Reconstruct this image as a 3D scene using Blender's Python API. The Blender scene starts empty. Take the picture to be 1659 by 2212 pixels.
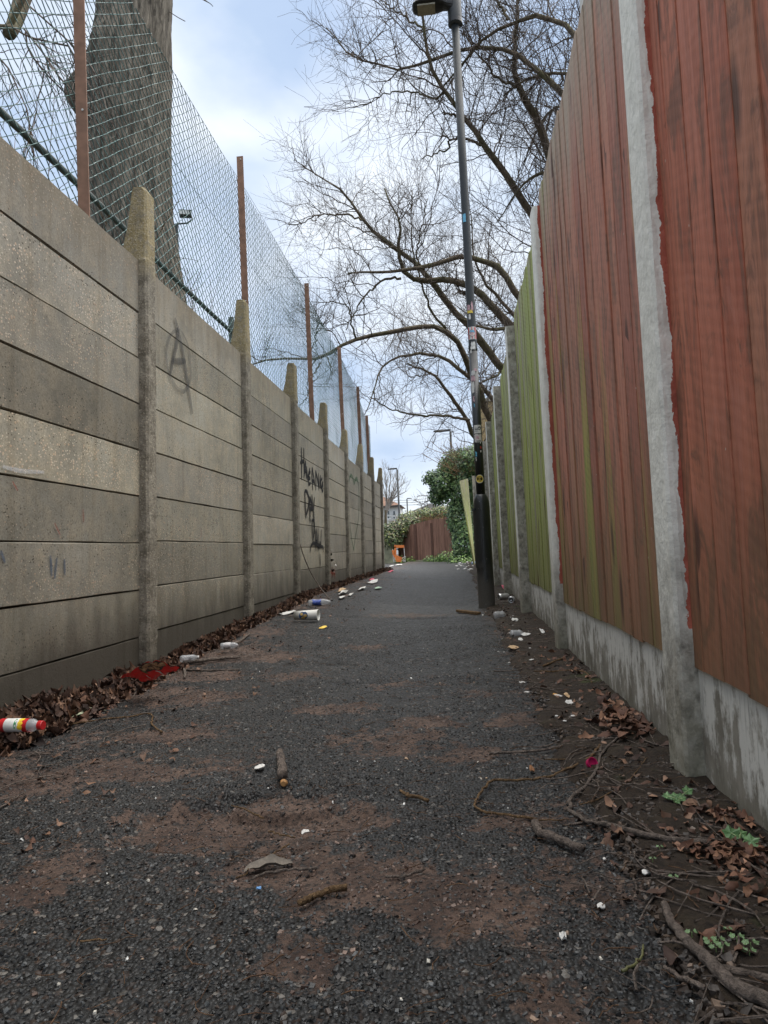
import bpy, math, random
import numpy as np
from mathutils import Matrix, Vector
random.seed(7); rng = np.random.default_rng(7)
S = bpy.context.scene; C = S.collection
R = math.radians

# ------------------------------------------------------------------ camera frame (alley runs along +Y)
F, CX, CY, H = 1534., 829.5, 1106., .57
def _frame(vx=986, vy=1182, roll=2.7):
    r = R(roll)
    a = np.array([(vx-CX)/F, -(vy-CY)/F, -1]); b = np.array([(vx-CX)/F+math.cos(r), -(vy-CY)/F+math.sin(r), -1])
    Z = np.cross(b, a); Z /= np.linalg.norm(Z); Y = a/np.linalg.norm(a); X = np.cross(Y, Z)
    return X, Y, Z
AX, AY, AZ = _frame()
def ray(u, v):
    r = np.array([(u-CX)/F, -(v-CY)/F, -1.]); return np.array([r@AX, r@AY, r@AZ])
def PG(u, v, z=0.):
    d = ray(u, v); return d*((z-H)/d[2])+[0, 0, H]
def PX(u, v, x): d = ray(u, v); return d*(x/d[0])+[0, 0, H]
def PY(u, v, y): d = ray(u, v); return d*(y/d[1])+[0, 0, H]

cam = bpy.data.cameras.new("camera"); co = bpy.data.objects.new("camera", cam); C.objects.link(co)
cam.sensor_fit = 'HORIZONTAL'; cam.sensor_width = 36; cam.lens = 36*F/1659; cam.clip_start = .02; cam.clip_end = 2000
M = Matrix(((AX[0], AX[1], AX[2]), (AY[0], AY[1], AY[2]), (AZ[0], AZ[1], AZ[2]))).to_4x4()
M.translation = Vector((0, 0, H)); co.matrix_world = M; S.camera = co

# ------------------------------------------------------------------ numpy value noise
_G = rng.random((64, 64))
def vnoise(x, y):
    x = np.asarray(x, float); y = np.asarray(y, float)
    xi = np.floor(x).astype(int); yi = np.floor(y).astype(int); fx = x-xi; fy = y-yi
    fx = fx*fx*(3-2*fx); fy = fy*fy*(3-2*fy)
    g = lambda i, j: _G[i % 64, j % 64]
    return (g(xi, yi)*(1-fx)+g(xi+1, yi)*fx)*(1-fy)+(g(xi, yi+1)*(1-fx)+g(xi+1, yi+1)*fx)*fy
def fbm(x, y, o=4):
    s = 0; a = .5; t = 0
    for i in range(o):
        s = s+a*vnoise(x*2**i+13.7*i, y*2**i+7.1*i); t += a; a *= .5
    return s/t
def sm(a, b, x):
    t = np.clip((np.asarray(x, float)-a)/(b-a), 0, 1); return t*t*(3-2*t)

# ------------------------------------------------------------------ mesh collecting
class MB:
    def __init__(s): s.v = []; s.f = []; s.c = []; s.n = 0
    def add(s, v, faces, col=None):
        v = np.asarray(v, float).reshape(-1, 3)
        if not isinstance(faces, (list, tuple)) or (len(faces) and np.ndim(faces[0]) == 1):
            d = {}
            for f in faces: d.setdefault(len(f), []).append(f)
            faces = [np.array(x) for x in d.values()]
        for f in faces: s.f.append(np.asarray(f, int)+s.n)
        if col is None: col = (1, 1, 1)
        col = np.asarray(col, float)
        if col.ndim == 1: col = np.tile(col, (len(v), 1))
        s.v.append(v); s.c.append(col[:, :3]); s.n += len(v)
        return s
    def box(s, a, b, col=None, rot=0., org=None, skew=None):
        x0, y0, z0 = a; x1, y1, z1 = b
        v = np.array([[x, y, z] for z in (z0, z1) for y in (y0, y1) for x in (x0, x1)])
        if rot:
            o = np.array(org if org is not None else [(x0+x1)/2, (y0+y1)/2, z0]); w = v-o
            c, n = math.cos(rot), math.sin(rot); v = np.stack([w[:, 0]*c-w[:, 1]*n, w[:, 0]*n+w[:, 1]*c, w[:, 2]], 1)+o
        return s.add(v, [np.array([[0, 2, 3, 1], [4, 5, 7, 6], [0, 1, 5, 4], [2, 6, 7, 3], [0, 4, 6, 2], [1, 3, 7, 5]])], col)
    def prism(s, poly, lo, hi, axis=2, col=None, top=None):
        """poly: 2D outline; extruded along axis from lo to hi; top: optional other outline at hi"""
        n = len(poly); P = np.array(poly, float); T = P if top is None else np.array(top, float)
        def mk(Q, h):
            o = np.zeros((n, 3)); ax = [i for i in range(3) if i != axis]; o[:, ax[0]] = Q[:, 0]; o[:, ax[1]] = Q[:, 1]; o[:, axis] = h; return o
        v = np.vstack([mk(P, lo), mk(T, hi)])
        fs = [list(range(n))[::-1], list(range(n, 2*n))]+[[i, (i+1) % n, n+(i+1) % n, n+i] for i in range(n)]
        return s.add(v, fs, col)
    def tube(s, P, r, k=8, col=None, cap=True, ref=None):
        P = np.asarray(P, float); r = np.ones(len(P))*np.asarray(r, float)
        T = np.gradient(P, axis=0); T /= np.linalg.norm(T, axis=1)[:, None]+1e-9
        n = np.cross(T[0], ref if ref is not None else ([0, 0, 1] if abs(T[0][2]) < .9 else [0, 1, 0])); n /= np.linalg.norm(n); N = []
        for t in T:
            n = n-t*(n@t); n /= np.linalg.norm(n)+1e-9; N.append(n)
        N = np.array(N); B = np.cross(T, N); a = np.arange(k)*2*math.pi/k
        v = (P[:, None]+r[:, None, None]*(np.cos(a)[None, :, None]*N[:, None]+np.sin(a)[None, :, None]*B[:, None])).reshape(-1, 3)
        i = np.arange(len(P)-1)[:, None]*k; j = np.arange(k)[None]; j2 = (j+1) % k
        q = np.stack([i+j, i+j2, i+k+j2, i+k+j], -1).reshape(-1, 4)
        s.add(v, [q], col)
        if cap:
            m = s.n-len(v)
            s.f.append(np.array([[m+x for x in range(k)][::-1]])); s.f.append(np.array([[m+(len(P)-1)*k+x for x in range(k)]]))
        return s
    def tubes(s, P, r, k=3, col=None):
        """batch: P (N,S,3), r (N,S)"""
        N, Q, _ = P.shape; T = np.gradient(P, axis=1); T /= np.linalg.norm(T, axis=2)[..., None]+1e-9
        ref = rng.normal(size=(N, 1, 3)); n = np.cross(T, ref); n /= np.linalg.norm(n, axis=2)[..., None]+1e-9; B = np.cross(T, n)
        a = np.arange(k)*2*math.pi/k
        v = P[:, :, None]+r[:, :, None, None]*(np.cos(a)[None, None, :, None]*n[:, :, None]+np.sin(a)[None, None, :, None]*B[:, :, None])
        b = (np.arange(N)[:, None, None]*Q+np.arange(Q-1)[None, :, None])*k; j = np.arange(k)[None, None]; j2 = (j+1) % k
        q = np.stack([b+j, b+j2, b+k+j2, b+k+j], -1).reshape(-1, 4)
        if col is not None and np.ndim(col) == 2: col = np.repeat(col, Q*k, 0)
        return s.add(v.reshape(-1, 3), [q], col)
    def build(s, name, mat, parent=None, smooth=False, **props):
        me = bpy.data.meshes.new(name); v = np.vstack(s.v)
        if parent is not None:
            L = world_loc(parent); v = v-np.array(L)
        me.vertices.add(len(v)); me.vertices.foreach_set('co', v.astype(np.float32).ravel())
        tot = np.concatenate([np.full(len(f), f.shape[1]) for f in s.f]); idx = np.concatenate([f.ravel() for f in s.f])
        me.loops.add(len(idx)); me.loops.foreach_set('vertex_index', idx.astype(np.int32))
        me.polygons.add(len(tot)); st = np.concatenate([[0], np.cumsum(tot)[:-1]])
        me.polygons.foreach_set('loop_start', st.astype(np.int32))
        me.polygons.foreach_set('use_smooth', np.full(len(tot), bool(smooth)))
        me.update(calc_edges=True)
        ca = me.color_attributes.new('col', 'FLOAT_COLOR', 'POINT'); cc = np.hstack([np.vstack(s.c), np.ones((len(v), 1))])
        ca.data.foreach_set('color', cc.astype(np.float32).ravel())
        me.materials.append(mat); o = bpy.data.objects.new(name, me); C.objects.link(o)
        if parent is not None: o.parent = parent
        for k_, x in props.items():
            o[{'cat': 'category'}.get(k_, k_)] = x
        return o
def world_loc(o):
    l = Vector((0, 0, 0))
    while o is not None: l = l+o.location; o = o.parent
    return l
def thing(name, label, cat, loc=(0, 0, 0), group=None):
    o = bpy.data.objects.new(name, None); C.objects.link(o); o.empty_display_size = .1
    o.location = tuple(float(x) for x in loc); o['label'] = label; o['category'] = cat
    if group: o['group'] = group
    return o

# ------------------------------------------------------------------ material helpers
class NT:
    def __init__(s, name):
        s.m = bpy.data.materials.new(name); s.m.use_nodes = True; s.t = s.m.node_tree; s.b = s.t.nodes['Principled BSDF']
        s.pos = s.n('ShaderNodeNewGeometry').outputs['Position']
    def n(s, t): return s.t.nodes.new(t)
    def put(s, x, inp):
        if isinstance(x, bpy.types.NodeSocket): s.t.links.new(x, inp)
        elif x is not None:
            if hasattr(inp.default_value, '__len__') and not hasattr(x, '__len__'): x = (x, x, x, 1)[:len(inp.default_value)]
            if hasattr(x, '__len__') and len(x) == 3 and len(inp.default_value) == 4: x = (*x, 1)
            inp.default_value = x
    def sc(s, v, x, y=None, z=None, rot=None):
        m = s.n('ShaderNodeMapping'); s.put(v, m.inputs[0]); m.inputs['Scale'].default_value = (x, y if y is not None else x, z if z is not None else x)
        if rot: m.inputs['Rotation'].default_value = rot
        return m.outputs[0]
    def noise(s, v, scale=5, detail=4, rough=.55, dist=0.):
        n = s.n('ShaderNodeTexNoise'); s.put(v, n.inputs['Vector']); n.inputs['Scale'].default_value = scale; n.inputs['Detail'].default_value = detail
        n.inputs['Roughness'].default_value = rough; n.inputs['Distortion'].default_value = dist; return n.outputs['Fac']
    def voro(s, v, scale, feature='F1', rnd=1.):
        n = s.n('ShaderNodeTexVoronoi'); n.feature = feature; s.put(v, n.inputs['Vector']); n.inputs['Scale'].default_value = scale; n.inputs['Randomness'].default_value = rnd; return n
    def ramp(s, f, *st):
        n = s.n('ShaderNodeValToRGB'); s.put(f, n.inputs[0]); e = n.color_ramp.elements
        while len(e) < len(st): e.new(.5)
        for i, (p, c) in enumerate(st):
            e[i].position = p; e[i].color = (c, c, c, 1) if not hasattr(c, '__len__') else (*c, 1)
        return n.outputs[0]
    def mix(s, f, a, b, mode='MIX'):
        n = s.n('ShaderNodeMix'); n.data_type = 'RGBA'; n.blend_type = mode; s.put(f, n.inputs[0]); s.put(a, n.inputs[6]); s.put(b, n.inputs[7]); return n.outputs[2]
    def ma(s, op, a, b=None, c=None):
        n = s.n('ShaderNodeMath'); n.operation = op; s.put(a, n.inputs[0]); s.put(b, n.inputs[1]) if b is not None else 0
        if c is not None: s.put(c, n.inputs[2])
        return n.outputs[0]
    def band(s, x, lo, hi):
        n = s.n('ShaderNodeMapRange'); n.clamp = True; s.put(x, n.inputs[0]); n.inputs[1].default_value = lo; n.inputs[2].default_value = hi; return n.outputs[0]
    def xyz(s):
        n = s.n('ShaderNodeSeparateXYZ'); s.put(s.pos, n.inputs[0]); return n.outputs
    def col(s, ch=None):
        n = s.n('ShaderNodeVertexColor'); n.layer_name = 'col'
        if ch is None: return n.outputs[0]
        q = s.n('ShaderNodeSeparateColor'); s.put(n.outputs[0], q.inputs[0]); return q.outputs[ch]
    def bump(s, h, st=.5, d=.01, nrm=None):
        n = s.n('ShaderNodeBump'); s.put(h, n.inputs['Height']); n.inputs['Strength'].default_value = st; n.inputs['Distance'].default_value = d
        if nrm is not None: s.put(nrm, n.inputs['Normal'])
        return n.outputs[0]
    def out(s, c, rough=.8, nrm=None, metal=0., spec=.5, alpha=None, **kw):
        s.put(c, s.b.inputs['Base Color']); s.put(rough, s.b.inputs['Roughness']); s.b.inputs['Metallic'].default_value = metal
        s.b.inputs['Specular IOR Level'].default_value = spec
        if nrm is not None: s.put(nrm, s.b.inputs['Normal'])
        if alpha is not None: s.put(alpha, s.b.inputs['Alpha'])
        for k, v in kw.items(): s.put(v, s.b.inputs[k])
        return s.m
def plain(name, c, rough=.6, metal=0., var=.25, scale=20, spec=.5, bump=.1):
    t = NT(name); n = t.noise(t.pos, scale, 5)
    return t.out(t.mix(t.band(n, .3, .75), [x*(1-var) for x in c], [min(1, x*(1+var)) for x in c]), rough, t.bump(n, bump, .003), metal, spec)
def vcol(name, rough=.8, var=.2, spec=.3, scale=60, bump=.3, **kw):
    t = NT(name); n = t.noise(t.pos, scale, 4)
    c = t.mix(1., t.col(), t.mix(t.band(n, .3, .7), (1-var,)*3, (1+var,)*3), 'MULTIPLY')
    return t.out(c, rough, t.bump(n, bump, .002), 0, spec, **kw)

# -- concrete panels
def m_wall():
    t = NT('wall_concrete'); x, y, z = t.xyz()
    big = t.noise(t.pos, 1.6, 5, .6); med = t.noise(t.pos, 9, 5, .65); fine = t.noise(t.pos, 120, 4, .8)
    c = t.mix(t.band(big, .35, .68), (.205, .192, .160), (.355, .338, .292))
    c = t.mix(t.band(med, .42, .75), c, (.36, .315, .24))
    c = t.mix(t.ma('MULTIPLY', t.band(fine, .46, .66), .7), c, (.13, .115, .09))
    v = t.voro(t.sc(t.pos, 1, 1, 1.25), 70); d = v.outputs['Distance']; cr = t.n('ShaderNodeSeparateColor'); t.put(v.outputs['Color'], cr.inputs[0])
    peb = t.ma('MULTIPLY', t.ma('GREATER_THAN', cr.outputs[0], .60), t.ma('LESS_THAN', d, t.ma('MULTIPLY_ADD', cr.outputs[1], .30, .14)))
    dens = t.band(t.noise(t.pos, 2.3, 3), .30, .5)
    c = t.mix(t.ma('MULTIPLY', peb, dens), c, t.mix(cr.outputs[1], (.66, .62, .53), (.40, .30, .22)))
    pit = t.ma('MULTIPLY', t.ma('LESS_THAN', cr.outputs[0], .12), t.ma('LESS_THAN', d, .30))
    c = t.mix(t.ma('MULTIPLY', pit, dens), c, (.07, .06, .045))
    c = t.mix(1., c, t.col(), 'MULTIPLY')
    # damp stain with ragged edge along the foot, brown algae under the top edge
    damp = t.band(t.ma('ADD', z, t.ma('MULTIPLY', t.noise(t.sc(t.pos, 1, 3, 1), 3, 4), .45)), .66, .36)
    c = t.mix(t.ma('MULTIPLY', damp, .92), c, (.040, .032, .024)); wet_ao = t.band(t.ma('ADD', z, t.ma('MULTIPLY', t.noise(t.sc(t.pos, 1, 2, 1), 1.3, 4, .6), 1.1)), 1.25, .75); c = t.mix(t.ma('MULTIPLY', wet_ao, .42), c, (.095, .085, .066))  # second, wider gradient: damp lower courses plus ambient occlusion put into the colour
    top = t.band(t.ma('ADD', z, t.ma('MULTIPLY', t.noise(t.sc(t.pos, 1, 5, 1.2), 3, 4), .6)), 2.22, 2.52)
    c = t.mix(t.ma('MULTIPLY', top, .5), c, (.15, .115, .07))
    strk = t.band(t.noise(t.sc(t.pos, 1, 9, .5), 2.2, 4, .6), .52, .72)
    c = t.mix(t.ma('MULTIPLY', strk, .5), c, (.62, .57, .50), 'MULTIPLY')
    h = t.ma('ADD', t.ma('MULTIPLY', fine, .6), t.ma('ADD', t.ma('MULTIPLY', peb, .5), t.ma('MULTIPLY', pit, -1.)))
    n = t.bump(h, .7, .004); n = t.bump(med, .35, .012, n)
    return t.out(c, .88, n, 0, .35)
def m_post():
    t = NT('post_concrete'); x, y, z = t.xyz()
    med = t.noise(t.pos, 14, 6, .7); fine = t.noise(t.pos, 90, 4, .7)
    c = t.mix(t.band(med, .35, .68), (.12, .105, .08), (.29, .265, .215)); c = t.mix(t.band(fine, .5, .75), c, (.06, .05, .04))
    lich = t.ma('MULTIPLY', t.band(t.ma('ADD', z, t.ma('MULTIPLY', med, .25)), 2.2, 2.36), t.band(t.noise(t.pos, 22, 5, .7), .30, .52))
    c = t.mix(t.ma('MULTIPLY', lich, .85), c, t.mix(t.band(fine, .4, .65), (.22, .17, .075), (.33, .28, .17)))
    v = t.voro(t.pos, 62); q = t.ma('LESS_THAN', v.outputs['Distance'], .28)
    c = t.mix(t.ma('MULTIPLY', q, .6), c, (.34, .30, .23))
    c = t.mix(1., c, t.col(), 'MULTIPLY')
    damp = t.band(t.ma('ADD', z, t.ma('MULTIPLY', med, .3)), .5, .2); c = t.mix(t.ma('MULTIPLY', damp, .5), c, (.035, .028, .02))
    return t.out(c, .92, t.bump(t.ma('ADD', med, t.ma('MULTIPLY', fine, .5)), .9, .012), 0, .3)
WALL, POST = m_wall(), m_post()

# -- fence boards; col.r = per-board random, col.g = green amount, col.b = redness (0 bare grey wood .. 1 stained red)
def m_board():
    t = NT('fence_boards'); x, y, z = t.xyz(); r, g, b = t.col(0), t.col(1), t.col(2)
    off = t.n('ShaderNodeCombineXYZ'); t.put(t.ma('MULTIPLY', r, 37.), off.inputs[0]); t.put(t.ma('MULTIPLY', r, 11.), off.inputs[2])
    va = t.n('ShaderNodeVectorMath'); t.put(t.pos, va.inputs[0]); t.put(off.outputs[0], va.inputs[1]); p = va.outputs[0]
    grain = t.noise(t.sc(p, 60, 60, 1.6), 1., 5, .6, .35); broad = t.noise(t.sc(p, 7, 7, .9), 1., 4, .6, .6); fine = t.noise(t.sc(p, 200, 200, 9), 1, 3, .6)
    kn = t.voro(t.sc(p, 9, 9, 2.4), 1.); kd = kn.outputs['Distance']; kd = t.ma('ADD', kd, t.ma('MULTIPLY', t.ma('SUBTRACT', broad, .5), .25)); knot = t.ma('MULTIPLY', t.band(kd, .26, .12), t.ma('GREATER_THAN', t.noise(p, 2.1, 2), .47))
    red = t.mix(t.band(broad, .3, .72), (.40, .115, .060), (.56, .195, .112))
    red = t.mix(t.ma('MULTIPLY', t.band(r, .5, 1.), .65), red, (.36, .19, .11)); red = t.mix(t.ma('MULTIPLY', t.band(r, .3, .0), .55), red, (.27, .055, .04))
    red = t.mix(t.ma('MULTIPLY', t.band(grain, .45, .66), .5), red, (.18, .065, .04))
    red = t.mix(t.ma('MULTIPLY', t.band(grain, .52, .34), .30), red, (.42, .19, .135)); bl = t.noise(t.sc(p, 10, 10, 3.2), 1., 5, .7, 1.2); red = t.mix(t.ma('MULTIPLY', t.band(bl, .50, .59), .7), red, (.16, .075, .045)); red = t.mix(t.ma('MULTIPLY', t.band(bl, .44, .36), .5), red, (.44, .17, .115))
    grey = t.mix(t.band(broad, .3, .7), (.24, .22, .165), (.40, .37, .29)); grey = t.mix(t.ma('MULTIPLY', t.band(grain, .45, .7), .6), grey, (.17, .15, .11))
    c = t.mix(b, grey, red)
    # weathered grey at the tops, streaking down
    top = t.band(t.ma('ADD', z, t.ma('MULTIPLY', t.noise(t.sc(p, 9, 9, 1.), 1, 3), 1.1)), 2.42, 2.95)
    c = t.mix(t.ma('MULTIPLY', top, .75), c, t.mix(grain, (.30, .27, .20), (.42, .38, .29)))
    # algae streaks
    gs = t.noise(t.sc(t.pos, 5, 5, .55), 1., 4, .6); alg = t.band(t.ma('ADD', t.ma('ADD', gs, t.ma('MULTIPLY', t.ma('SUBTRACT', 1.25, z), .09)), t.ma('MULTIPLY', t.ma('SUBTRACT', g, .5), .75)), .50, .74)
    c = t.mix(t.ma('MULTIPLY', alg, .80), c, t.mix(t.band(grain, .35, .65), (.38, .43, .07), (.23, .29, .07)))
    # splash-back staining above the gravel board
    lo = t.band(t.ma('ADD', z, t.ma('MULTIPLY', t.noise(t.sc(p, 14, 14, 1.6), 1, 4), .8)), 1.32, .62)
    c = t.mix(t.ma('MULTIPLY', lo, .78), c, t.mix(g, (.13, .080, .045), (.16, .155, .06)))
    c = t.mix(t.ma('MULTIPLY', knot, .88), c, (.07, .032, .02))
    sp = t.voro(t.sc(t.pos, 1, 1, .6), 16); c = t.mix(t.ma('MULTIPLY', t.ma('LESS_THAN', sp.outputs['Distance'], .035), .8), c, (.5, .46, .4))
    saw = t.n('ShaderNodeTexWave'); saw.inputs['Scale'].default_value = 1.; saw.inputs['Distortion'].default_value = 3.5; saw.inputs['Detail Scale'].default_value = .6; saw.inputs['Detail'].default_value = 1; saw.bands_direction = 'DIAGONAL'
    t.put(t.sc(t.pos, 1, -8, 20, None), saw.inputs['Vector'])
    c = t.mix(t.ma('MULTIPLY', t.band(saw.outputs['Fac'], .6, 0.), t.ma('MULTIPLY', t.band(bl, .40, .62), .22)), c, (.12, .05, .035))
    h = t.ma('ADD', t.ma('MULTIPLY', grain, 1.), t.ma('ADD', t.ma('MULTIPLY', saw.outputs['Fac'], .12), t.ma('MULTIPLY', fine, .5)))
    return t.out(c, .75, t.bump(h, .55, .0035), 0, .35)
BOARD = m_board()
# -- right hand fence posts. col.r: white paint, col.g: red overpaint allowance
def m_rpost():
    t = NT('fence_post_paint'); x, y, z = t.xyz(); w, rd = t.col(0), t.col(1)
    med = t.noise(t.pos, 18, 5, .7); lump = t.noise(t.sc(t.pos, 1, 1, .7), 34, 4, .6); fine = t.noise(t.pos, 160, 3, .6)
    con = t.mix(t.band(med, .35, .7), (.24, .22, .18), (.46, .44, .38)); con = t.mix(t.ma('MULTIPLY', t.band(lump, .5, .35), .55), con, (.075, .068, .055))
    wh = t.mix(t.band(med, .35, .7), (.68, .67, .60), (.82, .81, .74)); wh = t.mix(t.ma('MULTIPLY', t.band(lump, .46, .32), .35), wh, (.46, .45, .41))
    foot = t.band(t.ma('ADD', z, t.ma('MULTIPLY', t.noise(t.sc(t.pos, 1, 1, .5), 14, 4), .5)), .50, .85)
    c = t.mix(t.ma('MULTIPLY', w, foot), con, wh)
    edge = t.ma('ADD', x, t.ma('MULTIPLY', t.ma('SUBTRACT', t.noise(t.sc(t.pos, 1, 1, .55), 9, 6, .75), .5), .055))
    rm = t.ma('MULTIPLY', t.ma('MULTIPLY', t.ma('GREATER_THAN', edge, .514), t.ma('GREATER_THAN', z, .36)), rd)
    c = t.mix(rm, c, t.mix(t.band(med, .3, .7), (.30, .075, .05), (.44, .13, .085)))
    low = t.band(t.ma('ADD', z, t.ma('MULTIPLY', med, .25)), .36, .12); c = t.mix(t.ma('MULTIPLY', low, .6), c, (.16, .155, .10))
    return t.out(c, .85, t.bump(t.ma('ADD', lump, t.ma('MULTIPLY', fine, .15)), .65, .009), 0, .3)
RPOST = m_rpost()
def m_gravelboard():
    t = NT('gravel_board_concrete'); x, y, z = t.xyz()
    st = t.noise(t.sc(t.pos, 30, 30, 2.4), 1, 5, .65, .2); st2 = t.noise(t.sc(t.pos, 90, 90, 7), 1, 4, .7); med = t.noise(t.pos, 9, 5, .6)
    c = t.mix(t.band(med, .35, .68), (.17, .155, .125), (.30, .28, .235))
    bb_ = t.noise(t.sc(t.pos, 1, 1, .7), 11, 6, .72); m = t.band(t.ma('ADD', t.ma('ADD', t.ma('MULTIPLY', st, .45), t.ma('MULTIPLY', bb_, .8)), t.ma('MULTIPLY', z, .70)), .68, .78)
    c = t.mix(t.ma('MULTIPLY', m, .85), c, (.66, .65, .60))
    c = t.mix(t.ma('MULTIPLY', t.band(st2, .55, .75), .6), c, (.06, .05, .038))
    low = t.band(t.ma('ADD', z, t.ma('MULTIPLY', med, .16)), .17, .04); c = t.mix(t.ma('MULTIPLY', low, .75), c, (.11, .105, .07))
    return t.out(c, .9, t.bump(t.ma('ADD', st, st2), .6, .005), 0, .3)
GB = m_gravelboard()
# -- asphalt: col.r = dirt
def m_path():
    t = NT('path_asphalt'); x, y, z = t.xyz(); d0 = t.col(0); p2 = t.sc(t.pos, 1, 1, .6)
    v = t.voro(p2, 125); cr = t.n('ShaderNodeSeparateColor'); t.put(v.outputs['Color'], cr.inputs[0]); d = v.outputs['Distance']
    v2 = t.voro(p2, 62); cr2 = t.n('ShaderNodeSeparateColor'); t.put(v2.outputs['Color'], cr2.inputs[0])
    c = t.mix(t.band(cr.outputs[0], 0, 1), (.0095, .0100, .0102), (.038, .040, .040))
    c = t.mix(t.band(d, .35, .62), c, (.006, .0055, .005))
    c = t.mix(t.ma('GREATER_THAN', cr.outputs[1], .965), c, (.14, .13, .115))
    c = t.mix(t.ma('MULTIPLY', t.ma('GREATER_THAN', cr.outputs[2], .90), .6), c, (.050, .030, .020))
    bk = t.noise(t.pos, 4.5, 5, .65); c = t.mix(t.ma('MULTIPLY', t.band(bk, .46, .62), .55), c, (.007, .007, .007)); b = t.noise(t.pos, 1.4, 4, .6); c = t.mix(t.ma('MULTIPLY', t.band(b, .45, .7), .35), c, (.040, .039, .037))
    dn = t.noise(t.pos, 26, 6, .7); dm = t.band(t.ma('ADD', d0, t.ma('MULTIPLY', t.ma('SUBTRACT', dn, .5), 1.7)), .40, .56)
    dc = t.mix(t.band(t.noise(t.pos, 7, 4), .38, .62), (.070, .043, .032), (.140, .092, .069)); dc = t.mix(t.ma('MULTIPLY', t.band(t.noise(t.pos, 90, 5, .75), .46, .66), .8), dc, (.012, .009, .008)); dc = t.mix(t.ma('MULTIPLY', t.band(t.noise(t.sc(t.pos, 1, 1, 1), 45, 5, .7), .60, .72), .5), dc, (.11, .075, .05))
    c = t.mix(t.ma('MULTIPLY', dm, t.band(t.noise(t.pos, 60, 5, .8), .36, .5)), c, dc); ck = t.col(1); c = t.mix(ck, c, (.006, .005, .005)); c = t.mix(t.ma('MULTIPLY', t.col(2), .5), c, (.075, .073, .068))
    h = t.ma('ADD', t.ma('MULTIPLY', t.ma('SUBTRACT', 1., d), t.ma('ADD', .6, t.ma('MULTIPLY', cr.outputs[0], 1.4))), t.ma('MULTIPLY', cr2.outputs[0], .7))
    h = t.mix(t.ma('MULTIPLY', dm, .75), h, t.ma('MULTIPLY', t.noise(t.pos, 80, 6, .8), 2.4))
    return t.out(c, t.mix(dm, t.mix(cr.outputs[0], .62, .42), .72), t.bump(h, .9, .006), 0, .32)
PATH = m_path()
def m_soil():
    t = NT('soil'); n = t.noise(t.pos, 90, 6, .75); m = t.noise(t.pos, 12, 4)
    c = t.mix(t.band(n, .35, .7), (.012, .009, .007), (.055, .038, .025)); c = t.mix(t.ma('MULTIPLY', t.band(m, .5, .7), .6), c, (.050, .038, .022))
    mo = t.band(t.noise(t.pos, 5, 4), .62, .70); c = t.mix(t.ma('MULTIPLY', mo, .55), c, (.055, .072, .018))
    return t.out(c, .85, t.bump(n, 1., .012), 0, .25)
SOIL = m_soil()
GROUND = plain('ground_earth', (.07, .062, .045), .9, var=.4, scale=3, spec=.2)
def m_bark(name, a, b, zs=.22, sc=26, moss=0.):
    t = NT(name); w = t.noise(t.sc(t.pos, 1, 1, zs), sc, 6, .7, .5); w2 = t.noise(t.sc(t.pos, 1, 1, zs*1.5), sc*2.6, 4, .7)
    c = t.mix(t.band(w, .36, .62), a, b); c = t.mix(t.ma('MULTIPLY', t.band(w2, .55, .7), .6), c, [q*.35 for q in a])
    if moss: c = t.mix(t.ma('MULTIPLY', t.band(t.noise(t.pos, 3, 4), .45, .6), moss), c, (.075, .085, .03))
    return t.out(c, .9, t.bump(t.ma('ADD', w, t.ma('MULTIPLY', w2, .4)), 1., .03), 0, .25)
BARK = m_bark('big_trunk_bark', (.045, .039, .031), (.26, .23, .185), .15, 26)
LIMB = m_bark('limb_bark', (.065, .05, .036), (.18, .145, .10), 1, 14, .5)
TWIG = plain('twig_bark', (.085, .064, .05), .8, var=.35, scale=6)
WIRE = plain('coated_wire', (.062, .130, .122), .5, .0, scale=2, var=.35)
RUST = plain('brown_angle_iron', (.23, .125, .080), .7, .15, var=.3, scale=14)
RAIL = plain('green_grey_tube', (.085, .105, .095), .55, .1, var=.3, scale=9)
LEAF = vcol('dead_leaves', .75, .3, .35)
GREEN = vcol('green_leaves', .45, .25, .4)
CHIP = vcol('stone_chips', .55, .25, .45, 200)
STICK = m_bark('stick_bark', (.105, .085, .072), (.29, .235, .195), 1, 70)
DRY = m_bark('dry_twig', (.10, .060, .030), (.27, .17, .085), 1, 60)
RDRY = m_bark('red_stalks', (.06, .032, .02), (.20, .12, .07), 1, 40)
PAPER = plain('litter_paper', (.54, .53, .50), .7, var=.12, scale=50)
METAL = plain('can_metal', (.62, .62, .62), .3, .85, var=.15, scale=30)

# ------------------------------------------------------------------ ground levels
def gz(x, y):
    x = np.asarray(x, float); y = np.asarray(y, float)
    left = .06*sm(3.7, 5.6, y)+.06*sm(5.6, 7.6, y); rest = .08*sm(9, 17, y)
    w = sm(-.1, -1.6, x); return left*w+rest*(1-w)+.0*x
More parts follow.
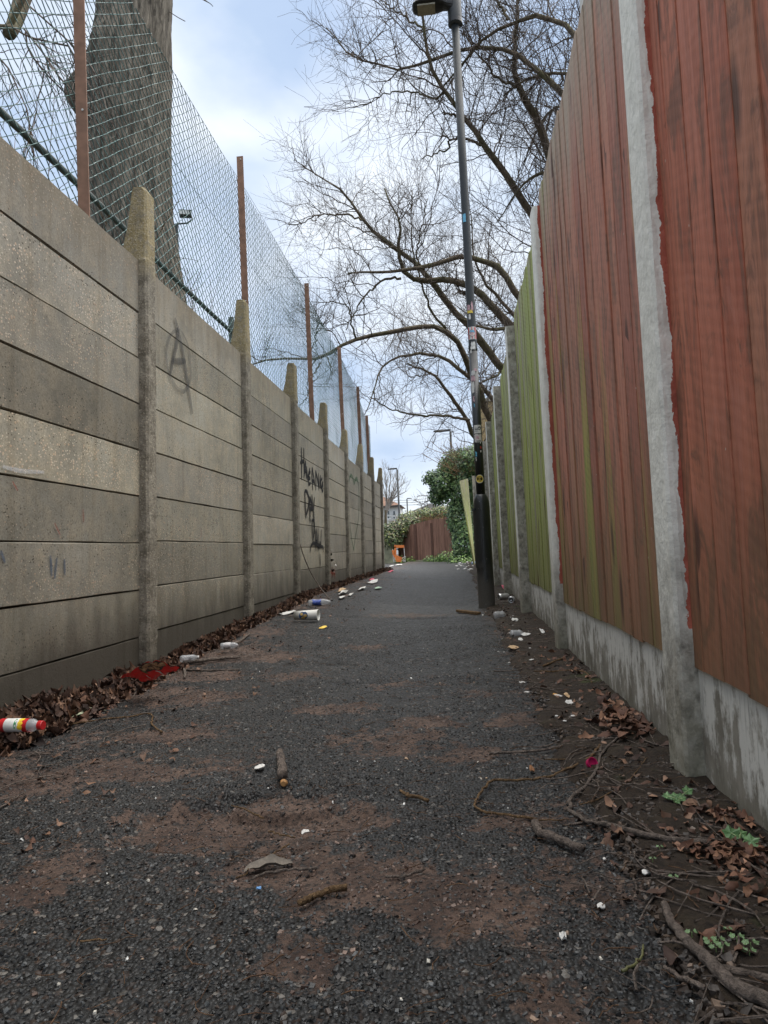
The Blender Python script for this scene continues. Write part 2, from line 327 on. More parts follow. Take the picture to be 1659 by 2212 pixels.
# dirt mask from places on the path
DIRT = [(480, 1770, 190, 38), (300, 1660, 200, 26), (90, 1690, 110, 30), (880, 1600, 130, 26), (740, 1530, 90, 12), (1000, 1625, 80, 14), (930, 1560, 70, 9),
        (1240, 1900, 120, 45), (700, 1900, 250, 60), (1000, 1950, 180, 55), (1180, 2175, 60, 42), (440, 1505, 110, 12), (640, 1460, 60, 7), (80, 1900, 90, 60),
        (520, 1880, 110, 60), (1060, 1770, 90, 18), (620, 1820, 120, 40), (700, 1760, 120, 28), (400, 1590, 120, 12), (850, 1480, 60, 6), (780, 1400, 60, 5), (1010, 1500, 50, 6), (1100, 1560, 60, 8), (660, 2080, 90, 40), (320, 1500, 90, 12), (560, 1420, 120, 7), (420, 1460, 110, 9), (900, 1330, 80, 3)]
DG = []
for u, v, ru, rv in DIRT:
    c = PG(u, v); a = PG(u+ru, v); b = PG(u, v+rv); DG.append((c[0], c[1], abs(a[0]-c[0]), abs(b[1]-c[1])+.02))
def dirt(x, y):
    m = np.zeros_like(x)
    for cx_, cy_, rx, ry in DG:
        q = ((x-cx_)/rx)**2+((y-cy_)/ry)**2; m = np.maximum(m, .85*np.exp(-q*.75))
    m = m+.55*sm(-.75, -1.6, x)*sm(.3, .6, fbm(x*3, y*2)+.2)+.4*sm(.0, .3, x)*fbm(x*4, y*3)
    return np.clip(m*(.35+1.1*fbm(x*6+31, y*7+5))+(fbm(x*5+3, y*5+9)-.5)*.8+(fbm(x*28, y*24, 3)-.5)*.7+.03, 0, 1)
HOLE = PG(520, 1775); HR = (.30, .17); RIM = PG(610, 1735)
def relief(x, y):
    h = .016*(fbm(x*2.3, y*1.6)-.5)+.010*(fbm(x*14, y*14, 3)-.5)+.009*(fbm(x*42, y*36, 2)-.5)
    e = (x-HOLE[0])**2/HR[0]**2+(y-HOLE[1])**2/HR[1]**2; h = h-.026*(1-sm(.6, 1.15, e+.5*(fbm(x*9, y*9)-.5)))
    e2 = (x-RIM[0])**2/.14**2+(y-RIM[1])**2/.06**2; h = h+.022*(1-sm(.55, 1.05, e2+.4*(fbm(x*20, y*20)-.5)))
    for u, v, w, s in ((830, 1340, .5, .010), (680, 1430, .25, .010), (820, 1245, .8, .012), (560, 1700, .2, .006), (900, 1258, .6, .01)):
        q = PG(u, v); ln = q[1]+.18*(fbm(x*2.1+v, x*0)-.5)*min(3, q[1]/2); h = h+1.8*s*np.exp(-((y-ln)/(.014*q[1]))**2)*(sm(w*1.3, w*.6, abs(x-q[0])))*-1.
    return h
ys = np.concatenate([np.arange(-1., .5, .05), np.exp(np.linspace(math.log(.5), math.log(31), 1250))]); xs = np.linspace(-1.80, .52, 300)
XX, YY = np.meshgrid(xs, ys); ZZ = gz(XX, YY)+relief(XX, YY)
def grid(XX, YY, ZZ, name, mat, colr=None, **k):
    a, b = XX.shape; i = (np.arange(a-1)[:, None]*b+np.arange(b-1)[None]).ravel(); f = np.stack([i, i+1, i+b+1, i+b], 1)
    m = MB(); m.add(np.stack([XX, YY, ZZ], -1).reshape(-1, 3), [f], colr); return m.build(name, mat, smooth=True, **k)
dd = dirt(XX, YY).ravel(); CR = XX*0
for u, v, w in ((830, 1338, .62), (690, 1432, .3), (820, 1243, .9), (900, 1258, .8), (560, 1702, .25), (640, 1712, .28), (470, 1720, .2), (930, 1290, .5), (1000, 1345, .3), (250, 1545, .2), (750, 1470, .25)):
    q = PG(u, v); ln = q[1]+.25*(fbm(XX*1.7+v, XX*0+u)-.5)*min(2.5, q[1]/2)+.02*q[1]*(fbm(XX*14+v, XX*0)-.5); CR = np.maximum(CR, np.exp(-((YY-ln)/(.0055*q[1]))**2)*sm(w*1.2, w*.5, abs(XX-q[0]))*sm(.30, .5, fbm(XX*7+v, YY*3)))
q0, q1 = PG(830, 1336)[1], PG(830, 1316)[1]; LP = sm(q0-.03, q0+.03, YY)*sm(q1+.3, q1, YY)*sm(-1., -.7, XX)*.8+.45*sm(11, 19, YY); LP = LP*(.5+fbm(XX*3, YY*3))  # paler patched strip, plus sunlight painted into the colour of the far path
grid(XX, YY, ZZ, 'path', PATH, np.stack([dd, np.clip(CR, 0, 1).ravel(), np.clip(LP, 0, 1).ravel()], 1), kind='structure')
# far junction where the cross path turns left
xs2 = np.linspace(-9, .6, 60); ys2 = np.linspace(17.4, 30, 60); A, B = np.meshgrid(xs2, ys2); keep = .004
grid(A, B, gz(A*0+.3, B)+keep+.008*(fbm(A, B)-.5), 'junction_path', PATH, (0.15, 0, .55), kind='structure')  # whole junction lightened through its colour to look sunlit
# verge of soil along the right fence
ys3 = np.concatenate([np.arange(-1., .6, .05), np.exp(np.linspace(math.log(.6), math.log(24), 620))]); tt = np.linspace(0, 1, 40)
edge = .235+.10*(fbm(ys3*2.2, ys3*0+3)-.5)+.10*(fbm(ys3*7, ys3*0+9)-.5)
A = edge[:, None]+(.60-edge)[:, None]*tt[None]; B = np.repeat(ys3[:, None], 40, 1)
Zs = gz(A, B)-.006+.022*sm(0, .12, tt)[None]+.016*(fbm(A*22, B*22, 4)-.5)+.02*(fbm(A*4, B*3)-.5)*tt[None]+.02*tt[None]**2
grid(A, B, Zs, 'soil_verge', SOIL, kind='structure')
def verge(x, y):
    e = .235; t_ = np.clip((x-e)/(.6-e), 0, 1); return gz(x, y)-.006+.018*sm(0, .12, t_)+.02*t_**2
a = MB(); n = 24; gx = np.linspace(-900, 900, n); gy = np.linspace(-60, 1500, n); A, B = np.meshgrid(gx, gy)
grid(A, B, A*0-.09, 'ground', GROUND, kind='structure')

# loose chips
def chips(n, sampler, s0, s1, colors, name, mat, zf, **k):
    x, y = sampler(n); kk = (fbm(x*4.5+17, y*4.5+3)+rng.normal(0, .09, len(x)) > .42) if name == 'loose_asphalt_chips' else x == x; x, y = x[kk], y[kk]; n = len(x); s = rng.uniform(s0, s1, n)*(.75+.5*rng.random(n))
    cube = np.array([[i, j, l] for l in (-1, 1) for j in (-1, 1) for i in (-1, 1)], float)*.5
    v = cube[None]+rng.normal(0, .11, (n, 8, 3)); v[:, 4:, :2] *= rng.uniform(.45, .9, (n, 1, 1)); v *= (s[:, None]*np.stack([rng.uniform(.8, 1.3, n), rng.uniform(.6, 1, n), rng.uniform(.35, .65, n)], 1))[:, None]
    a = rng.uniform(0, 6.28, n); c, s_ = np.cos(a)[:, None], np.sin(a)[:, None]; tx = rng.normal(0, .3, (n, 1)); ty = rng.normal(0, .3, (n, 1))
    X = v[..., 0]*c-v[..., 1]*s_; Yv = v[..., 0]*s_+v[..., 1]*c; Zv = v[..., 2]+tx*X+ty*Yv
    P = np.stack([X+x[:, None], Yv+y[:, None], Zv+(zf(x, y)-s*.02)[:, None]], -1).reshape(-1, 3)
    f = np.array([[0, 2, 3, 1], [4, 5, 7, 6], [0, 1, 5, 4], [2, 6, 7, 3], [0, 4, 6, 2], [1, 3, 7, 5]]); f = (f[None]+(np.arange(n)*8)[:, None, None]).reshape(-1, 4)
    cc = np.array(colors)[rng.integers(0, len(colors), n)]*rng.uniform(.6, 1.4, (n, 1)); m = MB(); m.add(P, [f], np.repeat(cc, 8, 0)); return m.build(name, mat, **k)
def samp_near(n):
    y = .62*np.exp(rng.random(n)*math.log(5.2/.62)); x = rng.uniform(-1.55, .38, n)
    ok = (abs(x+.05*y) < .62*y+.15); ok &= dirt(x, y)+rng.normal(0, .16, n) < .46; return x[ok], y[ok]
pz = lambda x, y: gz(x, y)+relief(x, y)
GREYS = [(.016, .017, .0175)]*6+[(.031, .034, .035)]*3+[(.007, .0072, .007)]*7+[(.060, .064, .065)]+[(.035, .025, .019)]*2
chips(62000, samp_near, .0030, .0070, GREYS, 'loose_asphalt_chips', CHIP, pz, kind='stuff', label='small dark stone chips loose on the worn asphalt path', category='gravel')
def samp_mud(n):
    y = .62*np.exp(rng.random(n)*math.log(4.5/.62)); x = rng.uniform(-1.5, .4, n); ok = (abs(x+.05*y) < .62*y+.15) & (dirt(x, y)+rng.normal(0, .15, n) > .38); return x[ok], y[ok]
chips(44000, samp_mud, .0020, .0075, [(.066, .041, .031)]*6+[(.115, .074, .055)]*4+[(.018, .014, .012)]*6+[(.024, .025, .025)]*6+[(.14, .095, .065)], 'mud_crumbs', CHIP, pz, kind='stuff', label='crumbs of reddish-brown mud and rotted leaf on the path', category='mud')
chips(240, lambda n: samp_near(n), .003, .006, [(.5, .47, .4), (.42, .30, .2), (.55, .55, .52)], 'pale_grit', CHIP, lambda x, y: pz(x, y)+.002, kind='stuff', label='scattered pale specks of grit on the dark path', category='grit')
def samp_soil(n):
    y = .62*np.exp(rng.random(n)*math.log(8/.62)); x = rng.uniform(.2, .53, n); return x, y
chips(9000, samp_soil, .004, .013, [(.022, .016, .012)]*6+[(.05, .033, .022)]*3+[(.10, .07, .05)], 'soil_crumbs', CHIP, verge, kind='stuff', label='dark crumbs of soil along the foot of the fence', category='soil')

# ------------------------------------------------------------------ left concrete wall
WX = -1.66; PYS = [.06, 1.83, 3.59, 5.42, 7.13, 8.9, 10.62, 12.4, 14.1, 15.75]; PW = .115
topz = lambda y: 2.192-.150*float(sm(5.8, 11, y)); wall = thing('concrete_wall', 'tall grey precast concrete panel wall with tapered posts along the left of the alley', 'wall', (WX, 1., 0))
for i in range(len(PYS)-1):
    y0, y1 = PYS[i]+PW, PYS[i+1]; m = MB(); z1 = topz(y0); z0b = float(gz(-1.6, y0)); k = 0; z = z1; off = random.uniform(-.012, .012) if i != 2 else 0
    zs = [z1]+[z1-.277+off-.2465*j for j in range(9)]; zs = [q for q in zs if q > z0b-.12]
    if zs[-1] > z0b-.05: zs.append(z0b-.2)
    for a_, b_ in zip(zs[:-1], zs[1:]):
        tn = random.uniform(.74, 1.14); tint = np.array([tn, tn, tn*random.uniform(.95, 1.0)]); xo = WX+random.uniform(-.004, .004); g = random.choice([.0012, .003, .005])
        if i == 1 and 1.15 < b_ < 1.25: tint = np.array([.66, .65, .62])
        if b_ < z0b+.12: tint *= .62
        # top and bottom arrises chamfered, faces gridded so that the arris wanders a little
        n = 14; yy = np.linspace(y0-.02, y1+.02, n); w = lambda s: np.array([random.uniform(-s, s) for _ in range(n)])
        pr = [(-.06, b_+g/2), (-.010, b_+g/2), (0, b_+g/2+.0035), (0, a_-g/2-.0035), (-.010, a_-g/2), (-.06, a_-g/2)]
        V = []
        for px, pz_ in pr: V.append(np.stack([xo+px+w(.0008), yy, pz_+w(.0016)], 1))
        V = np.stack(V); q = len(pr); idx = np.arange(q*n).reshape(q, n)
        f = [[idx[r_, c_], idx[r_, c_+1], idx[r_+1, c_+1], idx[r_+1, c_]] for r_ in range(q-1) for c_ in range(n-1)]
        m.add(V.reshape(-1, 3), f, tint)
    m.box((WX-.075, y0-.02, z0b-.2), (WX-.055, y1+.02, z1-.012), (.25, .22, .2))
    if i in (3, 4, 6):   # rectangles where old graffiti was painted over
        for ya, yb, za, zb in {3: ((y0+.02, y0+.75, z0b+.25, 1.72),), 4: ((y0+.45, y0+1.1, 1.0, 2.1),), 6: ((y0+.1, y0+.8, .5, 1.7),)}[i]: pass
    m.build('wall_panel', WALL, wall)
for i, y in enumerate(PYS):
    z1 = topz(y); m = MB(); zz = np.concatenate([np.linspace(-.1, z1-.02, 26)]); t_ = random.uniform(.8, 1.15)
    def ring(z, back, front=WX+.05, yw=PW, c=.012): 
        j = lambda: random.uniform(-.003, .003)
        return [(back, y+j(), z), (front-c+j(), y+j(), z), (front+j(), y+c, z), (front+j(), y+yw-c, z), (front-c, y+yw+j(), z), (back, y+yw, z)]
    rr = [ring(z, WX-.085) for z in zz]+[ring(z1, WX-.085), ring(z1+.015, WX-.088, WX+.049, PW), ring(z1+.10, WX-.08, WX+.048, PW-.004)]
    hh = .405+random.uniform(-.03, .03)
    rr += [ring(z1+hh*.5, WX-.056, WX+.045), ring(z1+hh*.95, WX-.034, WX+.042), ring(z1+hh, WX-.026, WX+.030, PW-.012)]
    V = np.array(rr).reshape(-1, 3); q = 6
    f = [[a*q+b, a*q+(b+1) % q, (a+1)*q+(b+1) % q, (a+1)*q+b] for a in range(len(rr)-1) for b in range(q)]+[list(range((len(rr)-1)*q, len(rr)*q))]
    m.add(V, f, (t_, t_, t_)); m.build('post', POST, wall)
# spray paint on the wall
def m_spray(name, c, dens, al=.9):
    t = NT(name); n = t.noise(t.pos, 45, 5, .7); e = t.col(0)
    a = t.ma('MULTIPLY', t.band(t.ma('ADD', t.ma('MULTIPLY', e, 1.1), t.ma('MULTIPLY', n, .9)), dens, dens+.5), al); return t.out(c, .8, None, 0, .2, a)
def spray(strokes, off, name, mat, w, tf, plane=WX+.006):
    m = MB()
    for s in strokes:
        P = np.array([PX(*tf(*p), plane) for p in s]); Q = []
        for a, b in zip(P[:-1], P[1:]): 
            for q in np.linspace(0, 1, 6)[:-1]: Q.append(a+(b-a)*q)
        Q.append(P[-1]); Q = np.array(Q)
        for _ in range(2): Q[1:-1] = (Q[:-2]+Q[2:]+2*Q[1:-1])/4
        T = np.gradient(Q, axis=0); N = np.stack([T[:, 0]*0, -T[:, 2], T[:, 1]], 1); N /= np.linalg.norm(N, axis=1)[:, None]+1e-9
        ww = w*np.sin(np.linspace(.35, 2.8, len(Q)))[:, None]**.5; off += .00002
        V = np.stack([Q-N*ww, Q-N*ww*.45, Q+N*ww*.45, Q+N*ww], 1); V[..., 0] = plane+off
        i = np.arange(len(Q)-1)[:, None]*4; j = np.arange(3)[None]; f = np.stack([i+j, i+j+1, i+j+5, i+j+4], -1).reshape(-1, 4)
        cc = np.tile([[0, 0, 0], [1, 1, 1], [1, 1, 1], [0, 0, 0]], (len(Q), 1)); m.add(V.reshape(-1, 3), [f], cc)
    return m.build(name, mat, wall)
BLK = m_spray('black_spray', (.012, .012, .014), .85)
g3 = lambda x, y: (594.6+x*.15, 929+y*.15)
HAVE = [[(340, 250), (346, 500), (352, 720)], [(372, 255), (380, 450), (388, 640)], [(325, 475), (350, 455), (385, 450)], [(402, 440), (392, 560), (386, 690)], [(402, 440), (410, 560), (425, 700)], [(388, 600), (418, 590)],
        [(418, 520), (432, 640), (442, 715), (455, 620), (467, 545)], [(478, 600), (452, 640), (448, 700), (455, 790), (484, 765)], [(452, 700), (478, 690)], [(500, 535), (500, 700), (518, 870)], [(500, 535), (530, 700), (548, 810)], [(505, 730), (540, 750)],
        [(550, 580), (558, 720), (562, 870)], [(550, 585), (580, 700), (603, 840)], [(592, 620), (600, 740), (604, 870)], [(622, 650), (618, 740), (620, 850)], [(648, 690), (626, 740), (636, 830), (650, 840)], [(662, 740), (648, 790), (650, 880), (668, 870)], [(650, 810), (664, 800)]]
DAY = [[(400, 870), (412, 1050), (430, 1270)], [(400, 870), (435, 885), (465, 980), (462, 1110), (432, 1225)], [(476, 955), (482, 1120), (492, 1330)], [(476, 955), (500, 1040), (522, 1165)], [(480, 1140), (520, 1130)],
       [(505, 925), (515, 1050), (528, 1160)], [(545, 965), (532, 1150), (548, 1300), (556, 1500)]]
DAWN = [[(514, 1290), (525, 1450), (545, 1620)], [(514, 1290), (545, 1300), (558, 1420), (540, 1580)], [(576, 1420), (574, 1560), (580, 1740)], [(576, 1420), (596, 1560), (615, 1740)], [(578, 1600), (600, 1600)], [(606, 1410), (618, 1600), (624, 1720), (640, 1600), (650, 1720), (655, 1430)], [(500, 1760), (508, 1660), (545, 1622), (620, 1660), (690, 1685), (692, 1760)], [(642, 1780), (650, 1900), (650, 1960)]]
spray(HAVE, 0, 'graffiti', BLK, .036, g3); spray(DAY, .001, 'graffiti', BLK, .038, g3); spray(DAWN, .002, 'graffiti', BLK, .030, g3)
ga = lambda x, y: (325.8+x*.12, 663.6+y*.12)
spray([[(325, 200), (390, 400), (380, 600), (310, 950), (265, 1210)], [(370, 380), (440, 600), (520, 1000), (600, 1450), (685, 1920)], [(295, 960), (410, 980), (540, 970)]], 0, 'graffiti', m_spray('faded_black_spray', (.06, .06, .06), .98, .5), .034, ga)
spray([
       [(430, 420), (340, 410), (240, 520), (180, 750), (190, 1000), (260, 1260), (400, 1480), (520, 1530), (600, 1420), (640, 1200), (610, 850), (540, 600), (440, 430)]], .001, 'graffiti', m_spray('fainter_black_spray', (.07, .07, .07), 1.05, .34), .024, ga)
spray([[(1035, 800), (1042, 690), (1065, 640), (1095, 700), (1112, 780), (1122, 720), (1150, 690), (1178, 800), (1190, 1050), (1185, 1300), (1150, 1520), (1125, 1740)], [(1035, 800), (1042, 1050), (1068, 1400), (1100, 1600), (1132, 1730)]], 0, 'graffiti', m_spray('green_spray', (.04, .13, .06), .95, .5), .05, g3)
spray([[(800, 1960), (795, 2100)], [(830, 1970), (825, 2130)], [(860, 1990), (865, 2140)], [(790, 2040), (870, 2060)]], 0, 'graffiti', m_spray('red_spray', (.28, .05, .03), .9, .55), .04, g3)
spray([[(108, 1200), (112, 1245)], [(122, 1205), (118, 1250)], [(138, 1208), (140, 1243)], [(0, 1190), (10, 1215)]], 0, 'graffiti', m_spray('blue_spray', (.03, .07, .14), 1.0, .55), .012, lambda x, y: (x, y))
spray([[(115, 1130), (128, 1155)], [(176, 1100), (178, 1128)], [(22, 1040), (34, 1060)], [(865/2, 1140), (866/2, 1160)]], 0, 'graffiti', m_spray('red_chalk', (.30, .05, .03), 1.0, .55), .006, lambda x, y: (x, y))
spray([[(0, 1008), (40, 1018), (90, 1020)]], 0, 'graffiti', m_spray('white_spray', (.6, .62, .66), 1.15, .4), .016, lambda x, y: (x, y))

wall.rotation_euler.y = .025; wall.location.x -= .013
# ------------------------------------------------------------------ chain-link fence above the wall
FX = -1.84; fence = thing('chain_link_fence', 'high green-grey chain-link fence with brown iron posts behind the concrete wall', 'fence', (FX, 3.4, 0))
ftop = lambda y: np.interp(y, [0, 4.7, 9, 12, 14, 15.3, 16.8], [4.05, 4.07, 4.10, 3.98, 3.83, 3.50, 3.35])
m = MB(); p = .046; ky = np.arange(.2, 16.1, p*.98); nz = int(2.15/.036)
for par in (0,):
    zz = 2.02+np.arange(nz*2)*.018*1.0
    P = np.zeros((len(ky), nz*2, 3)); saw_ = np.array([0, .5, 1., .5])[np.arange(nz*2) % 4]
    tri = np.where((np.arange(nz*2) % 4) < 2, (np.arange(nz*2) % 2)*1., 1-(np.arange(nz*2) % 2)*1.)
    wv = np.array([0, 1.02, 2.04, 1.02])[np.arange(nz*2) % 4]*.5
    for i, y in enumerate(ky):
        w_ = wv if i % 2 == 0 else 1.02-wv
        P[i, :, 1] = y+w_*p; P[i, :, 2] = zz; P[i, :, 0] = FX+np.where(np.arange(nz*2) % 4 == 0, .0025, -.0025)*np.where(np.arange(nz*2) % 2 == 0, 1, 0)
    top_ = ftop(P[:, :, 1]); sq = (top_-2.02)/(zz[-1]-2.02); P[:, :, 2] = 2.02+(zz[None]-2.02)*sq
    bow = sm(4.5, 2., P[:, :, 1]); P[:, :, 0] += .035*(fbm(P[:, :, 1]*1.3, P[:, :, 2]*1.6)-.5)+.05*bow*(fbm(P[:, :, 1]*2.2+5, P[:, :, 2]*2)-.5)
    P[:, :, 1] += .03*(fbm(P[:, :, 1]*1.7, P[:, :, 2]*1.1+4)-.5)+.05*bow*(fbm(P[:, :, 1]*1.5, P[:, :, 2]*2+8)-.5); P[:, :, 2] += .03*(fbm(P[:, :, 1]*1.1+9, P[:, :, 2]*.7)-.5)
    m.tubes(P, np.full(P.shape[:2], .0028), 4)
m.build('wire_mesh', WIRE, fence)
for zf in (1.0, .66, .05):
    yy = np.linspace(.2, 16.1, 90); top_ = ftop(yy)-.01; m = MB(); m.tube(np.stack([np.full(90, FX+.006)+.004*np.sin(yy*3), yy, 2.05+(top_-2.05)*zf+.015*np.sin(yy*1.1)], 1), .0017, 5); m.build('line_wire', WIRE, fence)
for y, zt, ln in ((3.365, 4.35, -.012), (6.21, 4.26, 0), (9.12, 4.163, 0), (11.73, 4.04, 0), (13.95, 3.873, .0), (15.25, 3.53, .0)):
    m = MB(); w = .062; tl = ln; base = 1.6
    poly = [(FX+.012, y), (FX+.072, y), (FX+.072, y+.007), (FX+.019, y+.007), (FX+.019, y+w), (FX+.012, y+w)]
    m.prism(poly, base, zt); m.build('post', RUST, fence)
    for hz in (zt-.03, 2.9):
        h_ = MB(); h_.tube([(FX+.05, y-.004, hz), (FX+.05, y-.0005, hz)], .006, 8); h_.build('bolt_hole', PAPER, fence)
rail = thing('tubular_handrail', 'grey-green tubular handrail running low behind the chain-link mesh', 'handrail', (-2.0, 6.4, 2.2))
m = MB(); yy = np.linspace(0, 6.42, 20); m.tube(np.stack([np.full(20, -2.0), yy, 2.69+.008*np.sin(yy*2)], 1), .019, 12); m.build('rail', RAIL, rail, smooth=True)
for y in (.6, 6.42):
    m = MB(); m.tube([(-2.0, y, .0), (-2.0, y, 2.83)], .027, 12); m.build('post', RAIL, rail, smooth=False)

# ------------------------------------------------------------------ right timber fence
rf = thing('timber_fence', 'timber board fence between concrete posts along the right of the alley, red then mossy green', 'fence', (.55, 1., 0))
RY = [-.34, 1.69, 3.70, 5.72, 7.74, 9.76, 11.8, 13.8, 15.8, 17.8]; RW = .13
XB = [.520, .524, .556, .560, .56, .56, .565, .57, .57]
bays = [(0.10, 1., 2.50), (.42, .85, 2.40), (.88, .0, 2.41), (.86, .0, 2.36), (.84, 0, 2.30), (.42, .0, 2.28), (.15, .0, 2.02), (.2, 0, 2.02), (.3, 0, 2.0)]
labels = ['red stained board panel nearest the camera', 'faded red board panel with grey weathered top', 'first panel of boards covered in bright green algae', 'second green panel', 'third green panel', 'grey brown panel', 'pale bare panel', 'pale bare panel', 'pale bare panel']
for i, (gr, rd, zt) in enumerate(bays):
    y0, y1 = RY[i]+RW, RY[i+1]; m = MB(); y = y0-.015; zb = .272+float(gz(.5, y0)); wd = .118
    zt2 = zt
    while y < y1+.01:
        w_ = wd*random.uniform(.86, 1.12); t_ = random.random(); a = y; b = min(y+w_+.012, y1+.015); zt_ = zt2+random.uniform(-.008, .008); zb_ = zb+random.uniform(-.007, .004)
        xo = XB[i]+.002+random.uniform(-.0015, .0015); n = 12
        zz = np.linspace(zb_, zt_, n); col = (t_, np.clip(gr+random.uniform(-.16, .16), 0, 1), rd)
        prof = [(xo-.0016, a), (xo-.0022, a+.004), (xo+.0006, b), (xo+.014, b), (xo+.011, a)]
        V = []
        bw = random.uniform(-.003, .003)
        for z in zz: V += [(px+bw*math.sin(z*1.7), py+random.uniform(-.0006, .0006), z) for px, py in prof]
        f = [[r_*5+c_, r_*5+(c_+1) % 5, (r_+1)*5+(c_+1) % 5, (r_+1)*5+c_] for r_ in range(n-1) for c_ in range(5)]+[[4, 3, 2, 1, 0], [n*5-5, n*5-4, n*5-3, n*5-2, n*5-1]]
        m.add(V, f, col); y += w_
    o = m.build('board_panel', BOARD, rf); o['label'] = labels[i]
    m = MB(); m.box((XB[i]+.010, y0-.03, -.1), (XB[i]+.05, y1+.03, zb+.015)); m.build('gravel_board', GB, rf)
    m = MB()
    for zr in (.5, 1.3, 2.1): m.box((XB[i]+.02, y0, zr), (XB[i]+.055, y1, zr+.07), (.5, .2, .3))
    m.build('back_rail', BOARD, rf)
for i, y in enumerate(RY):
    m = MB(); n = 46; zt = 2.40 if i < 2 else 2.335+float(gz(.5, y))*.3; zt = {0: 2.62, 1: 2.62, 2: 2.335, 3: 2.33, 4: 2.30, 5: 2.27, 6: 2.30}.get(i, 2.1)
    rough = .0018 if i < 3 else .0045; V = []
    xn = XB[max(0, i-1)]; px = [(.640, y-.002), (xn-.004, y-.002), (xn*.5+.247, y-.002), (.495, y-.001), (.488, y+.008), (.487, y+RW*.5), (.488, y+RW-.008), (.495, y+RW), (.640, y+RW)]
    cols = []
    for z in np.linspace(-.1, zt, n):
        for q, (a, b) in enumerate(px):
            s_ = rough*(1 if q in (1, 2, 3) else .25); dy = 0
            V.append((a+random.uniform(-.3, .3)*s_, b+random.uniform(-1, 1)*s_-dy*.5, z))
            wht = 1. if (i in (1, 2)) else (.95 if q in (4, 5, 6) and i < 6 else .0); rdv = 1. if i in (1, 2) and q <= 4 else 0.
            if i in (1, 2) and q == 0: wht = 1
            cols.append((wht, rdv, 0))
    k = len(px); f = [[a*k+b, a*k+(b+1) % k, (a+1)*k+(b+1) % k, (a+1)*k+b] for a in range(n-1) for b in range(k)]+[list(range((n-1)*k, n*k))]
    m.add(V, f, np.array(cols)); m.build('post', RPOST, rf, smooth=False)

# ------------------------------------------------------------------ tall lamp post
def m_lamp():
    t = NT('lamp_black_paint'); x, y, z = t.xyz(); n = t.noise(t.sc(t.pos, 1, 1, .5), 22, 5, .65); w = t.noise(t.pos, 90, 4)
    c = t.mix(t.band(n, .3, .7), (.009, .010, .011), (.019, .021, .022))
    d = t.band(t.ma('ADD', z, t.ma('MULTIPLY', t.noise(t.sc(t.pos, 1, 1, .8), 9, 4, .6), .55)), .70, .42)
    c = t.mix(t.ma('MULTIPLY', d, .7), c, t.mix(w, (.035, .030, .024), (.10, .088, .070)))
    v = t.voro(t.pos, 26); c = t.mix(t.ma('LESS_THAN', v.outputs['Distance'], .07), c, (.24, .23, .21))
    return t.out(c, t.mix(d, .36, .8), t.bump(n, .15, .003), 0, .5)
LAMPB = m_lamp(); LAMPG = plain('lamp_grey_paint', (.022, .026, .028), .5, .1, var=.15, scale=4); DARK = plain('dark_plastic', (.012, .012, .013), .4)
LX, LY = .252, 6.66
lamp = thing('street_lamp', 'tall black street lamp covered in stickers standing beside the right fence', 'street lamp', (LX, LY, 0))
def lathe(m, prof, k=28, c=(LX, LY), col=None): m.tube([(c[0], c[1], z) for z, r in prof], [r for z, r in prof], k, col, ref=(1, 0, 0)); return m
m = MB(); lathe(m, [(-.05, .080), (0, .080), (.01, .077), (.5, .074), (.93, .074), (.97, .072), (1.00, .067), (1.03, .056), (1.045, .048), (1.05, .042)]); m.build('column_base', LAMPB, lamp, smooth=True)
m = MB(); lathe(m, [(1.04, .041), (1.6, .041), (2.4, .040)]); m.build('pole', LAMPB, lamp, smooth=True)
m = MB(); lathe(m, [(2.4, .040), (2.45, .0398), (4.2, .038), (5.62, .037)]); m.build('upper_pole', LAMPG, lamp, smooth=True)
# curved service door on the left face
def band_on(m, c, r, a0, a1, z0, z1, na=10, nz=6, rows=None, col=None, th=.004):
    aa = np.linspace(a0, a1, na); zz = np.linspace(z0, z1, nz)
    V = [(c[0]+q*math.cos(a), c[1]+q*math.sin(a), z) for q in (r, r-th) for z in zz for a in aa]; n = na*nz
    f = [[i*na+j, i*na+j+1, (i+1)*na+j+1, (i+1)*na+j] for i in range(nz-1) for j in range(na-1)]; f += [[q[3]+n, q[2]+n, q[1]+n, q[0]+n] for q in f]
    for i in range(nz-1): f += [[(i+1)*na, i*na, i*na+n, (i+1)*na+n], [i*na+na-1, (i+1)*na+na-1, (i+1)*na+na-1+n, i*na+na-1+n]]
    for j in range(na-1): f += [[j, j+n, j+1+n, j+1], [(nz-1)*na+j+1, (nz-1)*na+j+1+n, (nz-1)*na+j+n, (nz-1)*na+j]]
    m.add(V, f, col); return m
m = MB(); band_on(m, (LX-.002, LY), .084, R(168), R(262), .37, .90, 14, 8, th=.012); dr = m.build('door', LAMPB, lamp, smooth=False)
m = MB(); m.tube([(LX-.074, LY-.04, .895), (LX-.074, LY-.04, .920)], .016, 12); m.build('lock', LAMPG, dr)
